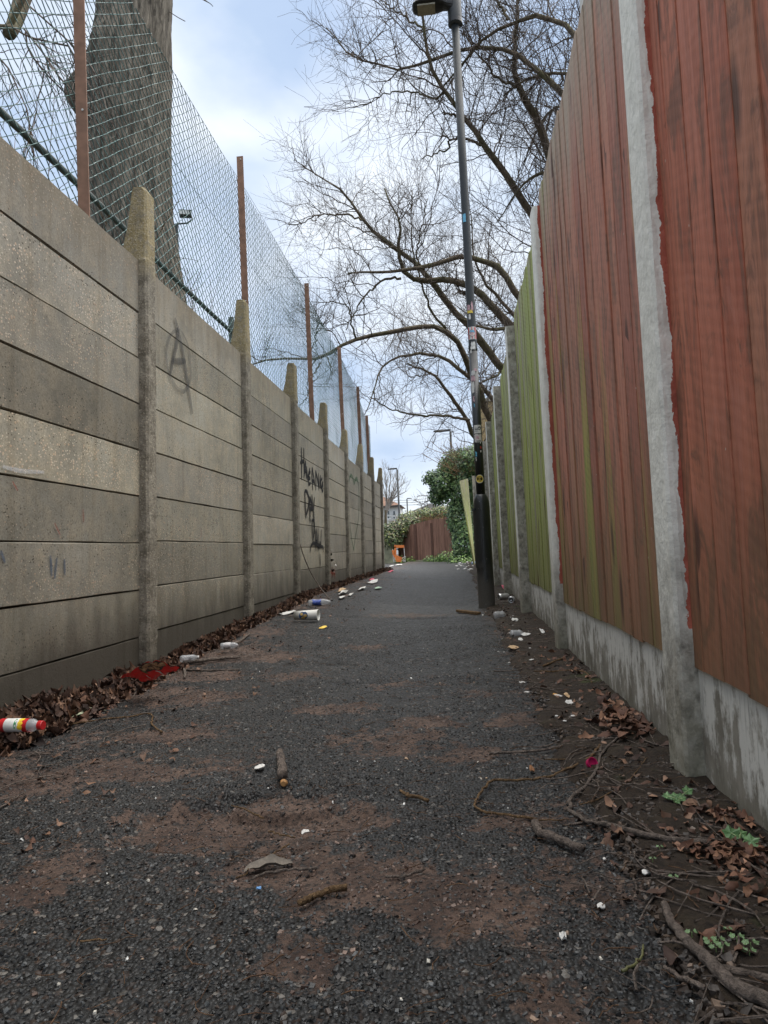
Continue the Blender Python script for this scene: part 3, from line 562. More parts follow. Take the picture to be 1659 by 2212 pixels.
# lantern head
m = MB(); lathe(m, [(5.60, .060), (5.62, .064), (5.68, .066), (5.86, .066), (5.92, .058), (5.94, .03)]); m.build('collar', LAMPG, lamp, smooth=True)
m = MB(); o_ = []
def headring(d, w, zc, h, n=16):
    return [(LX-d, LY+w*math.cos(a)-.03, zc+h*math.sin(a)) for a in np.linspace(0, 2*math.pi, n, endpoint=False)]
rr = [headring(d, w, z, h) for d, w, z, h in ((.02, .045, 5.80, .07), (.07, .055, 5.80, .055), (.11, .075, 5.80, .035), (.16, .098, 5.80, .03), (.30, .108, 5.80, .03), (.36, .100, 5.80, .028), (.395, .072, 5.80, .020), (.405, .04, 5.80, .01))]
V = np.array(rr).reshape(-1, 3); q = 16; f = [[a*q+b, a*q+(b+1) % q, (a+1)*q+(b+1) % q, (a+1)*q+b] for a in range(len(rr)-1) for b in range(q)]+[list(range(q))[::-1], list(range((len(rr)-1)*q, len(rr)*q))]
m.add(V, f); hd = m.build('lantern', DARK, lamp, smooth=False)
m = MB(); m.box((LX-.355, LY-.105, 5.763), (LX-.185, LY+.035, 5.778)); m.build('led_panel', plain('led_lens', (.30, .27, .20), .3, var=.3, scale=70), hd)
for w in (1,):
    m = MB(); band_on(m, (LX, LY), .069, R(0), R(360), 5.61, 5.65, 30, 3); m.build('clamp', DARK, lamp)
# stickers
def sticker(z0, z1, a0, a1, c, lab=None, r=None, ragged=0.):
    m = MB(); rr = (.0415 if z0 < 2.4 else .0405) if r is None else r; na, nz = 12, 8; aa = np.linspace(R(a0), R(a1), na); zz = np.linspace(z0, z1, nz)
    V = [];
    for i, z in enumerate(zz):
        for j, a in enumerate(aa):
            e = ragged if (j in (0, na-1) or i in (0, nz-1)) else 0
            V.append((LX+(rr+.0012)*math.cos(a+random.uniform(-e, e)*8), LY+(rr+.0012)*math.sin(a+random.uniform(-e, e)*8), z+random.uniform(-e, e)))
    f = [[i*na+j, i*na+j+1, (i+1)*na+j+1, (i+1)*na+j] for i in range(nz-1) for j in range(na-1)]
    m.add(V, f); return m.build('sticker', c, lamp, **({'label': lab} if lab else {}))
def stk(name, c, var=.1): return plain(name, c, .45, var=var, scale=60)
SW, SR, SB, SP, SY = stk('sticker_white', (.56, .55, .52), .3), stk('sticker_red', (.50, .04, .04)), stk('sticker_blue', (.12, .38, .55)), stk('sticker_pink', (.45, .28, .30), .4), stk('sticker_yellow', (.62, .46, .06))
SK = stk('sticker_black', (.015, .015, .017))
zl = lambda v: PY(1025, v, LY)[2]
def band_marks(parent, c, marks, r):
    m = MB()
    for a0, a1, z0, z1 in marks: band_on(m, (LX, LY), r, R(a0), R(a1), z0, z1, 4, 2, th=.0006)
    return m.build('print', c, parent)
s = sticker(zl(735), zl(708), 215, 330, SW, 'red and white striped sticker with round badge')
band_marks(s, SR, [(218, 230, zl(734), zl(709)), (262, 272, zl(734), zl(709)), (300, 312, zl(734), zl(709)), (322, 330, zl(734), zl(709))], .0432)
def disc(parent, name, mat, a, z, rx, r=.0442, k=20, ring=0.):
    m = MB(); V = [(LX+r*math.cos(a), LY+r*math.sin(a), z)]+[(LX+r*math.cos(a+rx/r*math.cos(t)), LY+r*math.sin(a+rx/r*math.cos(t)), z+rx*math.sin(t)) for t in np.linspace(0, 2*math.pi, k, endpoint=False)]
    if ring:
        V = V[1:]+[(LX+r*math.cos(a+rx*ring/r*math.cos(t)), LY+r*math.sin(a+rx*ring/r*math.cos(t)), z+rx*ring*math.sin(t)) for t in np.linspace(0, 2*math.pi, k, endpoint=False)]
        m.add(V, [[i, (i+1) % k, k+(i+1) % k, k+i] for i in range(k)])
    else: m.add(V, [[0, 1+i, 1+(i+1) % k] for i in range(k)])
    return m.build(name, mat, parent)
za = zl(722); disc(s, 'badge', SW, R(268), za, .030, .0444); disc(s, 'badge_rim', SK, R(268), za, .032, .0448, ring=.9); band_marks(s, SR, [(250, 255, za-.02, za+.012), (264, 269, za-.02, za+.012), (278, 283, za-.02, za+.012)], .0449)
band_marks(s, SB, [(245, 300, za+.008, za+.026)], .0452)
sticker(zl(481), zl(464), 225, 268, SB, 'pale blue torn sticker', ragged=.006)
sticker(zl(672), zl(660), 215, 262, SP, ragged=.012); sticker(zl(672), zl(655), 275, 300, SP, ragged=.012); sticker(zl(679), zl(672), 218, 290, SY, 'torn yellow sticker', ragged=.008); sticker(zl(691), zl(681), 235, 262, SW, ragged=.008)
sticker(zl(757), zl(742), 240, 300, SW, ragged=.012); sticker(zl(764), zl(757), 232, 250, SW, ragged=.008)
sticker(zl(812), zl(803), 230, 275, SW, ragged=.01); sticker(zl(804), zl(799), 268, 305, SP, ragged=.008)
sticker(zl(824), zl(814), 220, 272, SP, ragged=.012); sticker(zl(850), zl(826), 215, 258, SW, 'long torn white sticker', ragged=.008); sticker(zl(868), zl(858), 232, 250, SP, ragged=.01); sticker(zl(880), zl(874), 240, 252, SB, ragged=.01)
s = sticker(zl(938), zl(920), 222, 318, SW, 'torn white printed sticker with a dark round logo')
band_marks(s, SK, [(236, 244, zl(931), zl(928)), (247, 254, zl(931), zl(928)), (257, 264, zl(931), zl(928)), (267, 273, zl(931), zl(928)), (232, 275, zl(933.5), zl(932.7)), (232, 262, zl(927), zl(926.3))], .0432); disc(s, 'logo', SK, R(293), zl(927), .016, .0433); disc(s, 'logo_centre', SW, R(293), zl(927.5), .008, .0436)
s = sticker(zl(957), zl(940), 222, 322, stk('sticker_grey', (.50, .46, .44), .3), 'grey printed sticker with faded lettering', ragged=.003)
band_marks(s, SP, [(245, 285, zl(950), zl(944))], .0432); band_marks(s, SK, [(250+7*i, 254+7*i, zl(956), zl(953)) for i in range(8)], .0432)
sticker(zl(960), zl(957.5), 292, 305, SW); sticker(zl(971), zl(966), 292, 306, SR, ragged=.003); sticker(zl(979), zl(975), 290, 306, SW, ragged=.004); sticker(zl(988), zl(978), 225, 245, SB, ragged=.01); sticker(zl(996), zl(989), 225, 236, SW, ragged=.01)
sc_ = thing; 
m = MB(); zc = zl(1036); s = disc(lamp, 'sticker', SW, R(262), zc, .040, .0425); s['label'] = 'round yellow sticker with a letter emblem'
disc(s, 'badge', SY, R(262), zc, .036, .0430); disc(s, 'badge_rim', stk('sticker_brown', (.10, .06, .01)), R(262), zc, .024, .0434, ring=.86)
BR = stk('sticker_dark', (.12, .07, .01)); w = 1.2
m = MB()
def bar(a, z, da, dz): band_on(m, (LX, LY), .0436, R(a-da), R(a+da), z-dz, z+dz, 3, 2, th=.0004)
for a in (248, 258, 266, 276): bar(a, zc, 2.2, .011)
bar(253, zc+.003, 5, .0022); bar(271, zc+.003, 5, .0022); bar(262, zc-.016, 7, .002); bar(262, zc+.0175, 10, .002)
m.build('emblem', BR, s)

# ------------------------------------------------------------------ trees
def resamp(P, n):
    P = np.asarray(P, float); d = np.concatenate([[0], np.cumsum(np.linalg.norm(np.diff(P[:, :3], axis=0), axis=1))]); t = np.linspace(0, d[-1], n)
    return np.stack([np.interp(t, d, P[:, i]) for i in range(P.shape[1])], 1)
def smooth(P, k=2):
    P = P.copy()
    for _ in range(k): P[1:-1] = (P[:-2]+2*P[1:-1]+P[2:])/4
    return P
def spawn(P, Rr, n, L0, L1, ang, up, r0, segs=7, curl=.5, wob=.05, lo=.1):
    """n children from parents P (N,S,3) with radii Rr (N,S)"""
    N, Q, _ = P.shape; ln = np.linalg.norm(np.diff(P, axis=1), axis=2).sum(1); i = rng.choice(N, n, p=ln/ln.sum()); t = lo+(1-lo)*rng.random(n)**.85; f = t*(Q-1); a = np.minimum(f.astype(int), Q-2); w = (f-a)[:, None]
    p = P[i, a]*(1-w)+P[i, a+1]*w; T = P[i, a+1]-P[i, a]; T /= np.linalg.norm(T, axis=1)[:, None]+1e-9
    rnd = rng.normal(size=(n, 3)); perp = rnd-T*(rnd*T).sum(1)[:, None]; perp /= np.linalg.norm(perp, axis=1)[:, None]+1e-9
    an = R(ang)*(.6+.8*rng.random(n))[:, None]; d = T*np.cos(an)+perp*np.sin(an); d[:, 2] += up; d /= np.linalg.norm(d, axis=1)[:, None]
    L = rng.uniform(L0, L1, n)*(1-.45*t); cv = rng.normal(size=(n, 3)); cv[:, 2] += .6*np.sign(up+.01); cv /= np.linalg.norm(cv, axis=1)[:, None]
    s = np.linspace(0, 1, segs)[None, :, None]; step = rng.normal(0, wob, (n, segs, 3)); step[:, 0] = 0; wobble = np.cumsum(step, 1)*.5
    C_ = p[:, None]+L[:, None, None]*(d[:, None]*s+curl*cv[:, None]*s**2*.5+wobble)
    rp = Rr[i, a]; rb = np.minimum(r0*(.7+.6*rng.random(n)), rp*.75); rad = rb[:, None]*(1-.72*s[..., 0])
    return C_, np.maximum(rad, .0016)
def limb(pts, y0, y1, r0, r1, tf, root=None, n=26):
    P = [PY(*tf(*p), y0+(y1-y0)*i/(len(pts)-1)) for i, p in enumerate(pts)]
    rr = list(np.linspace(r0*.95, r1*.85, len(P)))
    if root is not None: P = [np.array(root)]+P; rr = [r0*1.25]+rr
    Q = resamp(np.hstack([np.array(P), np.array(rr)[:, None]]), n); Q[:, :3] = smooth(Q[:, :3], 1); Q[1:-1, :3] += rng.normal(0, .012, (n-2, 3))
    return Q
c1 = lambda x, y: (597+x*.4, y*.4); c2 = lambda x, y: (564+x*.36, 464.5+y*.36)
def bare_tree(label, base, trunk, limbs, dens, name='bare_tree', twig_r=.0036):
    o = thing(name, label, 'tree', base, 'bare trees behind the right fence')
    m = MB(); Q = resamp(np.array(trunk), 16); m.tube(Q[:, :3]+rng.normal(0, .01, (16, 3)), Q[:, 3], 14); m.build('trunk', LIMB, o, smooth=True)
    P = []; Rr = []
    for Lm in limbs:
        m = MB(); m.tube(Lm[:, :3], Lm[:, 3]*(1+rng.normal(0, .05, len(Lm))), 9); m.build('limb', LIMB, o, smooth=True); P.append(Lm[:, :3]); Rr.append(Lm[:, 3])
    P = np.array(P); Rr = np.array(Rr); m = MB()
    A, ra = spawn(P, Rr, int(8*dens*len(limbs)), .7, 1.9, 60, .18, .0095, 10, .7, .045, .18); m.tubes(A, ra, 5)
    B, rb = spawn(A, ra, int(46*dens*len(limbs)), .4, 1.1, 50, .12, .0052, 8, .8, .05, .15); m.tubes(B, rb, 4)
    A2, ra2 = spawn(P, Rr, int(22*dens*len(limbs)), .35, 1.3, 70, .5, .007, 8, .4, .04, .2); m.tubes(A2, ra2, 3)
    BB = np.concatenate([B, A2]); rr_ = np.concatenate([rb, ra2])
    D, rd = spawn(BB, rr_, int(300*dens*len(limbs)), .18, .65, 48, .05, twig_r, 6, .9, .05, .15); m.tubes(D, rd, 3)
    m.build('crown', TWIG, o, smooth=False); return o
F1 = (2.3, 9.3, 2.9)
t1 = [limb([(1370, 1160), (1310, 1060), (1240, 940), (1180, 860), (1130, 780), (1060, 700), (1020, 640), (940, 545), (890, 470), (820, 370), (795, 230), (780, 120), (800, -140)], 9.2, 8.2, .052, .014, c1, F1),
      limb([(1640, 200), (1590, 140), (1500, 95), (1410, 80), (1310, 100), (1200, 160), (1110, 215), (1010, 330), (930, 420), (890, 480)], 7.6, 8.6, .034, .011, c1, F1),
      limb([(1570, 500), (1500, 460), (1400, 380), (1310, 300), (1250, 260), (1150, 235), (1000, 245), (900, 290), (760, 370), (600, 370), (510, 350), (400, 300), (330, 240), (270, 150)], 8., 9.2, .036, .006, c1, F1),
      limb([(1480, 880), (1440, 700), (1370, 590), (1310, 480), (1280, 330), (1290, 200), (1300, 60), (1340, -90)], 9., 8.4, .058, .014, c1, F1),
      limb([(1310, 470), (1220, 440), (1150, 370), (1090, 290), (1040, 240), (990, 130)], 8.6, 8.2, .018, .007, c1),
      limb([(1600, 395), (1500, 380), (1400, 420), (1300, 455), (1240, 480), (1225, 520)], 8.2, 8.6, .020, .010, c1, F1),
      limb([(1475, 905), (1390, 950), (1330, 1000), (1270, 1080), (1190, 1200)], 8.6, 9, .022, .007, c1, F1),
      limb([(1120, 780), (1000, 740), (940, 755), (920, 820), (850, 825), (780, 860)], 9, 9.2, .020, .008, c1),
      limb([(905, 490), (860, 540), (800, 520), (700, 500), (600, 500), (480, 560), (300, 600)], 8.6, 9, .018, .004, c1),
      limb([(1250, 110), (1180, -20), (1100, -160)], 8, 8, .02, .01, c1), limb([(1010, 640), (950, 620), (900, 605)], 9, 9, .02, .012, c1), limb([(790, 150), (640, 60), (480, -90)], 8.4, 8.8, .014, .006, c1), limb([(1560, 560), (1480, 590), (1400, 700), (1330, 900)], 9, 9.6, .02, .008, c1, F1)]
bare_tree('bare tree with arching limbs highest over the fence, nearest the camera', (2.3, 9.3, 0), [(2.3, 9.3, 0, .24), (2.3, 9.3, 1.5, .19), (2.3, 9.3, 3.2, .13)], t1, 1.25)
F2 = (3.0, 13.2, 2.8)
t2 = [limb([(1560, 520), (1500, 400), (1420, 310), (1330, 260), (1200, 255), (1080, 280), (980, 320), (880, 330), (780, 350), (700, 330), (620, 345), (520, 350)], 12.4, 11.6, .066, .014, c2, F2),
      limb([(1500, 670), (1400, 560), (1300, 450), (1200, 400), (1100, 380), (1000, 400), (900, 400), (850, 360), (820, 280), (820, 190), (860, 100), (800, 0), (740, -160)], 12.6, 11.8, .080, .014, c2, F2),
      limb([(1500, 690), (1400, 680), (1330, 680), (1200, 620)], 12.4, 12, .04, .015, c2, F2),
      limb([(1460, 960), (1400, 850), (1330, 760), (1210, 640), (1130, 540), (1040, 430), (980, 340), (850, 230), (740, 160), (660, 90), (610, 30), (560, -60), (450, -170), (330, -240), (200, -330)], 13.5, 12, .088, .007, c2, F2),
      limb([(1110, 680), (1030, 600), (980, 470), (930, 300), (905, 180), (900, 0), (905, -150)], 12.6, 12, .026, .009, c2),
      limb([(840, 380), (740, 380), (640, 460), (570, 560), (510, 690)], 12, 12, .026, .009, c2), limb([(620, 30), (500, -10), (330, 0), (230, 60), (130, 60)], 12, 12.4, .02, .005, c2),
      limb([(905, 225), (860, 215), (770, 190), (560, 210), (400, 200)], 12, 12, .011, .006, c2), limb([(1290, 440), (1220, 470), (1180, 460)], 12.5, 12.4, .035, .02, c2),
      limb([(1480, 560), (1380, 450), (1300, 330), (1270, 200), (1260, 0)], 12.8, 12.4, .035, .010, c2, F2), limb([(980, 330), (930, 250), (960, 80), (1000, -100)], 12, 12, .02, .008, c2)]
bare_tree('bare tree with thick crooked limbs crossing behind the middle of the lamp post', (3.0, 13.2, 0), [(3.0, 13.2, 0, .34), (3., 13.2, 1.5, .27), (3., 13.2, 3., .19)], t2, 1.2, 'bare_tree', .0042)
F3 = (2.2, 16.4, 2.7)
t3 = [limb([(1360, 1240), (1320, 1100), (1290, 980), (1250, 960), (1230, 850), (1180, 740), (1100, 680), (1000, 655), (880, 685), (700, 710), (570, 740), (460, 790), (360, 885), (290, 850), (160, 860), (30, 860), (-60, 900)], 15.5, 11.5, .080, .014, c2, F3),
      limb([(1410, 1130), (1320, 1030), (1250, 970), (1140, 890), (1030, 830), (960, 820), (850, 845), (740, 880), (690, 990), (660, 1100), (620, 1200)], 15.6, 14, .055, .008, c2, F3),
      limb([(1320, 1420), (1290, 1350), (1230, 1220), (1160, 1110), (1090, 1020), (1020, 940), (930, 920), (880, 890)], 15.6, 14.6, .060, .018, c2, F3), limb([(1250, 1230), (1160, 1210), (1050, 1200), (910, 1200), (760, 1160), (650, 1090)], 15.2, 14.2, .036, .010, c2),
      limb([(570, 740), (540, 640), (520, 540), (420, 520), (300, 520)], 12.6, 12, .02, .006, c2), limb([(360, 885), (310, 960), (280, 1080), (200, 1200)], 12, 12, .016, .005, c2), limb([(290, 850), (330, 740), (340, 600), (250, 560)], 12, 12, .014, .005, c2), limb([(1020, 940), (1000, 960), (880, 975)], 15, 15, .02, .01, c2),
      limb([(1450, 930), (1380, 990), (1300, 1010)], 15, 14.8, .03, .015, c2, F3)]
bare_tree('bare tree with long low boughs reaching left over the alley', (2.2, 16.4, 0), [(2.2, 16.4, 0, .36), (2.2, 16.4, 1.5, .27), (2.2, 16.4, 2.9, .17)], t3, 1.15, 'bare_tree', .0048)

# big trunk left
big = thing('large_tree', 'massive grey-barked tree trunk rising behind the chain-link fence', 'tree', PY(300, 600, 7)*[1, 1, 0]+[0, .0, 0])
m = MB(); k = 150; pts = [(-.2, 7, .62)]; cen = [PY(u, v, 7.) for u, v in ((330, 900), (312, 640), (284, 470), (276, 330), (276, 200), (288, 60), (300, -120), (306, -420))]
T = np.array([[cen[0][0], 7, -.2, .72], [cen[0][0], 7, 1.2, .56], [cen[0][0]+.03, 7, 2.2, .47]]+[[c[0], 7, c[2], r] for c, r in zip(cen[1:], (.40, .405, .42, .43, .375, .36, .34))])
Q = resamp(T, 300); a = np.linspace(0, 2*math.pi, k, endpoint=False); V = []
for x, y, z, r in Q:
    rg = r*(1+.05*(fbm(a*0+np.cos(a)*2+5, z*.9+np.sin(a)*2, 3)-.5)*2+.075*(1-np.abs(2*fbm(a*7.5+.6*np.sin(z*2), z*.85+a*0, 3)-1)*1.6)*.6+.03*(fbm(a*22, z*9+a*0)-.5))
    for (ba, bz, br, bh) in ((R(195), 5.52, .20, .26), (R(200), 4.98, .07, .12), (R(188), 4.35, .08, .12), (R(184), 3.75, .10, .2), (R(250), 5.9, .06, .2)):
        rg = rg+br*np.exp(-((np.angle(np.exp(1j*(a-ba))))/.42)**2-((z-bz)/bh)**2)
    V.append(np.stack([x+rg*np.cos(a), y+rg*np.sin(a), np.full(k, z)], 1))
V = np.array(V).reshape(-1, 3); f = [[i*k+j, i*k+(j+1) % k, (i+1)*k+(j+1) % k, (i+1)*k+j] for i in range(299) for j in range(k)]; m.add(V, [np.array(f)]); m.build('trunk', BARK, big, smooth=True)
def ptube(m, pts, y0, y1, r0, r1, k=8, n=16):
    P = np.array([PY(u, v, y0+(y1-y0)*i/(len(pts)-1)) for i, (u, v) in enumerate(pts)]); Q = smooth(resamp(P, n), 1); m.tube(Q, np.linspace(r0, r1, n), k); return Q
m = MB(); q1 = ptube(m, [(280, -250), (150, -160), (60, -40), (42, 20), (28, 62), (20, 72)], 6.9, 5.6, .12, .055); q2 = ptube(m, [(60, -30), (20, 60), (-20, 55)], 5.7, 5.7, .03, .02); m.build('limb', LIMB, big, smooth=True)
m = MB(); Ls = []
for pts in ([(50, 60), (90, 110), (130, 170), (170, 210)], [(55, 70), (60, 110), (100, 160), (200, 260)], [(-40, 80), (20, 150), (60, 240), (70, 330)], [(60, 10), (150, 90), (210, 160), (230, 240)], [(30, 60), (60, 80), (150, 100), (195, 190)]):
    P = np.array([PY(u, v, 5.6) for u, v in pts]); Ls.append(resamp(P, 10))
Ls = np.array(Ls); Lr = np.full(Ls.shape[:2], .008); m.tubes(Ls, Lr, 4); A_, a_ = spawn(Ls, Lr, 70, .3, .8, 45, -.2, .005, 8, .6); m.tubes(A_, a_, 3); B_, b_ = spawn(A_, a_, 260, .12, .4, 45, -.1, .003, 6); m.tubes(B_, b_, 3)
Ls = np.array([resamp(np.array([PY(u, v, 7) for u, v in pts]), 8) for pts in ([(365, 25), (385, 38), (400, 46)], [(430, -5), (455, 8), (460, 14)], [(300, -60), (400, -30), (450, 5)])]); m.tubes(Ls, np.full(Ls.shape[:2], .004), 4)
m.build('crown', TWIG, big)
# brambles and thin stems showing between the wall top and the trunk
m = MB(); n = 90; x = rng.uniform(-2.9, -2.2, n); y = rng.uniform(3.2, 6.6, n); P = np.zeros((n, 8, 3)); s = np.linspace(0, 1, 8); hh = rng.uniform(2.5, 3.35, n)
for i in range(n): P[i] = np.stack([x[i]+rng.normal(0, .25)*s**2, y[i]+rng.normal(0, .3)*s**2, 1.2+(hh[i]-1.2)*s], 1)
m.tubes(P, np.full(P.shape[:2], .004)*(1-.5*s)[None], 3); B_, b_ = spawn(P, np.full(P.shape[:2], .004), 300, .15, .5, 60, .1, .003, 6); m.tubes(B_, b_, 3)
m.build('dry_brambles', DRY, kind='stuff', label='thin dry bramble stems showing between the wall top and the big trunk', category='brambles')

# ------------------------------------------------------------------ leaves
def leaves(m, pos, size, cols, up=None, curl=(.2, .9), flat=.5, gx=3, gy=5, zs=1., jag=0.):
    n = len(pos); u = np.linspace(-1, 1, gx); v = np.linspace(0, 1, gy); wv = np.sin(np.clip(v*.93+.05, 0, 1)*math.pi)**.8
    U, V_ = np.meshgrid(u, v); W = wv[:, None]*U*.30; base = np.stack([W, V_-.5, 0*W], -1).reshape(-1, 3)
    P = np.repeat(base[None], n, 0); P += rng.normal(0, .03+jag, P.shape)*[1, 1, .6]
    c1_ = rng.uniform(*curl, (n, 1))*rng.choice([-1, 1], (n, 1)); c2_ = rng.uniform(*curl, (n, 1))*rng.choice([-1, 1], (n, 1)); P[..., 2] += .05*np.sin(P[..., 1]*9+rng.uniform(0, 6, (n, 1)))*(1+2*abs(P[..., 0])); P[..., 2] += c1_*P[..., 0]**2*3.0+c2_*P[..., 1]**2*1.2+rng.normal(0, .15, (n, 1))*P[..., 0]*P[..., 1]*4
    P *= size[:, None, None]
    ax = rng.normal(size=(n, 3)); ax[:, 2] = abs(ax[:, 2])*1+flat*3 if up is None else ax[:, 2]
    if up is not None: ax = up+rng.normal(0, .45, (n, 3))
    Zx = ax/np.linalg.norm(ax, axis=1)[:, None]; rf_ = rng.normal(size=(n, 3)); Xx = np.cross(rf_, Zx); Xx /= np.linalg.norm(Xx, axis=1)[:, None]; Yx = np.cross(Zx, Xx)
    Wd = P[..., :1]*Xx[:, None]+P[..., 1:2]*Yx[:, None]+P[..., 2:]*Zx[:, None]; Wd[..., 2] *= zs; Wd += pos[:, None]
    a = gx*gy; i = (np.arange(gy-1)[:, None]*gx+np.arange(gx-1)[None]).ravel(); f = np.stack([i, i+1, i+gx+1, i+gx], 1); f = (f[None]+(np.arange(n)*a)[:, None, None]).reshape(-1, 4)
    m.add(Wd.reshape(-1, 3), [f], np.repeat(cols, a, 0)); return m
BRN = np.array([(.060, .030, .019), (.088, .045, .027), (.038, .020, .014), (.125, .068, .040), (.075, .036, .022), (.050, .027, .018), (.17, .10, .065)])
def bc(n, pal=BRN): return pal[rng.integers(0, len(pal), n)]*rng.uniform(.6, 1.35, (n, 1))
# drift along the left wall
WRY = PG(325, 1462, .07)[1]
n = 5600; y = 1.6+15.2*rng.random(n)**1.7; wd = np.interp(y, [1.6, 2.6, 3.3, 4.5, 8, 17], [.26, .27, .20, .13, .11, .14])*(.5+.95*fbm(y*1.7, y*0+2)); d = rng.random(n)**1.5*wd
hump = np.interp(y, [1.6, 2.6, 3.2, 3.5, 6, 17], [.04, .055, .075, .03, .028, .035])*(1-.7*np.exp(-((y-WRY)/.3)**2))*(.5+1.1*fbm(y*2.6, y*0+8)); z = gz(-1.6+d, y)+hump*np.clip(1-d/(wd+.01), 0, 1)**.8*rng.random(n)**.4+.006
m = MB(); leaves(m, np.stack([WX+.015+d, y, z], 1), rng.uniform(.026, .060, n)*np.interp(y, [2, 8], [1, 1.15]), bc(n)*rng.uniform(.55, 1.35, (n, 1)), curl=(.4, 2.2), flat=.5, gx=5, gy=7)
n = 500; y = .8*np.exp(rng.random(n)*math.log(14/.8)); x = -1.62+rng.random(n)**1.5*.8; leaves(m, np.stack([x, y, gz(x, y)+.008], 1), rng.uniform(.012, .035, n), bc(n), flat=1.)
m.build('leaf_litter', LEAF, smooth=True, kind='stuff', label='drift of crumpled brown leaves along the foot of the concrete wall', category='fallen leaves')
# right side litter
m = MB()
def heap(u, v, rx, ry, n, h, s0=.022, s1=.048, **k):
    c = PG(u, v); x = c[0]+rng.normal(0, rx, n); y = c[1]+rng.normal(0, ry, n); x = np.minimum(x, .545); q = np.exp(-((x-c[0])/rx/1.6)**2-((y-c[1])/ry/1.6)**2)
    leaves(m, np.stack([x, y, verge(x, y)+.006+h*q*rng.random(n)], 1), rng.uniform(s0, s1, n), bc(n, BRN*[1.35, 1.25, 1.2]), jag=.03, **k)
heap(1350, 1590, .045, .08, 100, .05); heap(1310, 1530, .03, .10, 30, .02); heap(1570, 1800, .04, .035, 70, .012, .012, .030); heap(1590, 1880, .035, .035, 80, .012, .012, .032); heap(1510, 1860, .03, .02, 20, .01, .012, .028)
heap(1230, 1450, .04, .3, 22, .01, .02, .04); heap(1640, 1960, .03, .03, 20, .01, .012, .026)
n = 380; y = 1.*np.exp(rng.random(n)*math.log(17)); x = rng.uniform(.22, .54, n); leaves(m, np.stack([x, y, verge(x, y)+.008], 1), rng.uniform(.010, .04, n), bc(n), flat=.8)
m.build('fence_leaf_litter', LEAF, smooth=True, kind='stuff', label='scattered dry brown leaves on the soil below the fence', category='fallen leaves')
# fine twigs and stalks
def debris(n, sampler, L0, L1, r, mat, name, label, cols=None):
    x, y = sampler(n); n = len(x); P = np.zeros((n, 5, 3)); a = rng.uniform(0, 6.28, n); L = rng.uniform(L0, L1, n); b = rng.normal(0, .5, n); s = np.linspace(-.5, .5, 5)
    for k in range(5): P[:, k, 0] = x+L*(s[k]*np.cos(a)-b*s[k]**2*np.sin(a)); P[:, k, 1] = y+L*(s[k]*np.sin(a)+b*s[k]**2*np.cos(a))
    P[..., 2] = np.where(P[..., 0] > .25, verge(P[..., 0], P[..., 1]), pz(P[..., 0], P[..., 1]))+.004+rng.random((n, 1))*.006+rng.random((n, 5))*.003
    m = MB(); m.tubes(P, np.full((n, 5), 1.)*rng.uniform(.5, 1.2, (n, 1))*r, 4); return m.build(name, mat, kind='stuff', label=label, category='twig debris')
debris(300, lambda n: (lambda y: (rng.uniform(.18, .54, n), y))(.8*np.exp(rng.random(n)*math.log(10))), .03, .16, .0016, STICK, 'fence_twig_debris', 'fine dark twigs littering the soil below the fence')
debris(800, lambda n: (lambda y: (rng.uniform(-1.2, .5, n), y))(.7*np.exp(rng.random(n)*math.log(6))), .010, .055, .0009, RDRY, 'stalk_debris', 'thin dry stalks and splinters scattered over the path')
debris(160, lambda n: (lambda y: (WX+rng.random(n)*.55, y))(1.6*np.exp(rng.random(n)*math.log(8))), .04, .25, .0018, STICK, 'wall_twig_debris', 'thin twigs mixed with the leaves by the wall')

# ------------------------------------------------------------------ individual sticks
def zg(x, y): return float(verge(x, y) if x > .25 else pz(x, y))
def stick(label, pts, r0, r1, mat, forks=(), lift=.0, name='fallen_branch', cat='branch', k=9, n=None, jit=.0015):
    P = [];
    for p in pts:
        q = PG(p[0], p[1]); z = p[2] if len(p) > 2 else 0.
        if z: q = PG(p[0], p[1], z)
        P.append([q[0], q[1], max(zg(q[0], q[1]), z)+lift])
    P = np.array(P); n = n or max(10, 4*len(pts)); Q = smooth(resamp(P, n), 1); rr = np.linspace(r0, r1, n); Q[:, 2] += rr*.9+.004; Q[1:-1] += rng.normal(0, jit, (n-2, 3))*[1, 1, .4]
    o = thing(name, label, cat, Q[0]); m = MB(); m.tube(Q, rr*(1+rng.normal(0, .06, n)), k); m.build('stem', mat, o, smooth=True)
    for pf, a, b in forks:
        P = np.array([[*PG(u, v)[:2], 0] for u, v in pf]); P[:, 2] = [zg(x, y)+lift+a for x, y, _ in P]; n2 = 10; Q2 = resamp(P, n2); m = MB(); m.tube(Q2, np.linspace(a, b, n2), 6); m.build('side_twig', mat, o, smooth=True)
    return o
c6 = lambda x, y: (829.4+x/2., 1327.1+y/2.)  # crop of the lower right quarter
def s6(label, pts, r0, r1, mat=STICK, forks=(), **k): return stick(label, [(*c6(p[0], p[1]), *p[2:]) for p in pts], r0, r1, mat, [([c6(*q) for q in f], a, b) for f, a, b in forks], **k)
s6('long grey branch with a hooked end lying toward the lower right leaves', [(795, 858), (870, 910), (980, 950), (1090, 990), (1200, 1020), (1300, 1040), (1400, 1052)], .0040, .0060, forks=[([(870, 905), (830, 912), (795, 922)], .003, .002)])
s6('forked crooked grey twig lying over the magenta bottle cap', [(805, 855), (810, 800), (830, 792), (880, 770), (920, 710), (930, 660), (960, 610), (1010, 575), (1090, 510), (1190, 465)], .0045, .0016, forks=[([(930, 640), (950, 560), (972, 480)], .004, .003), ([(960, 530), (1010, 560), (1050, 575)], .003, .002), ([(920, 700), (905, 745), (895, 785)], .002, .001)])
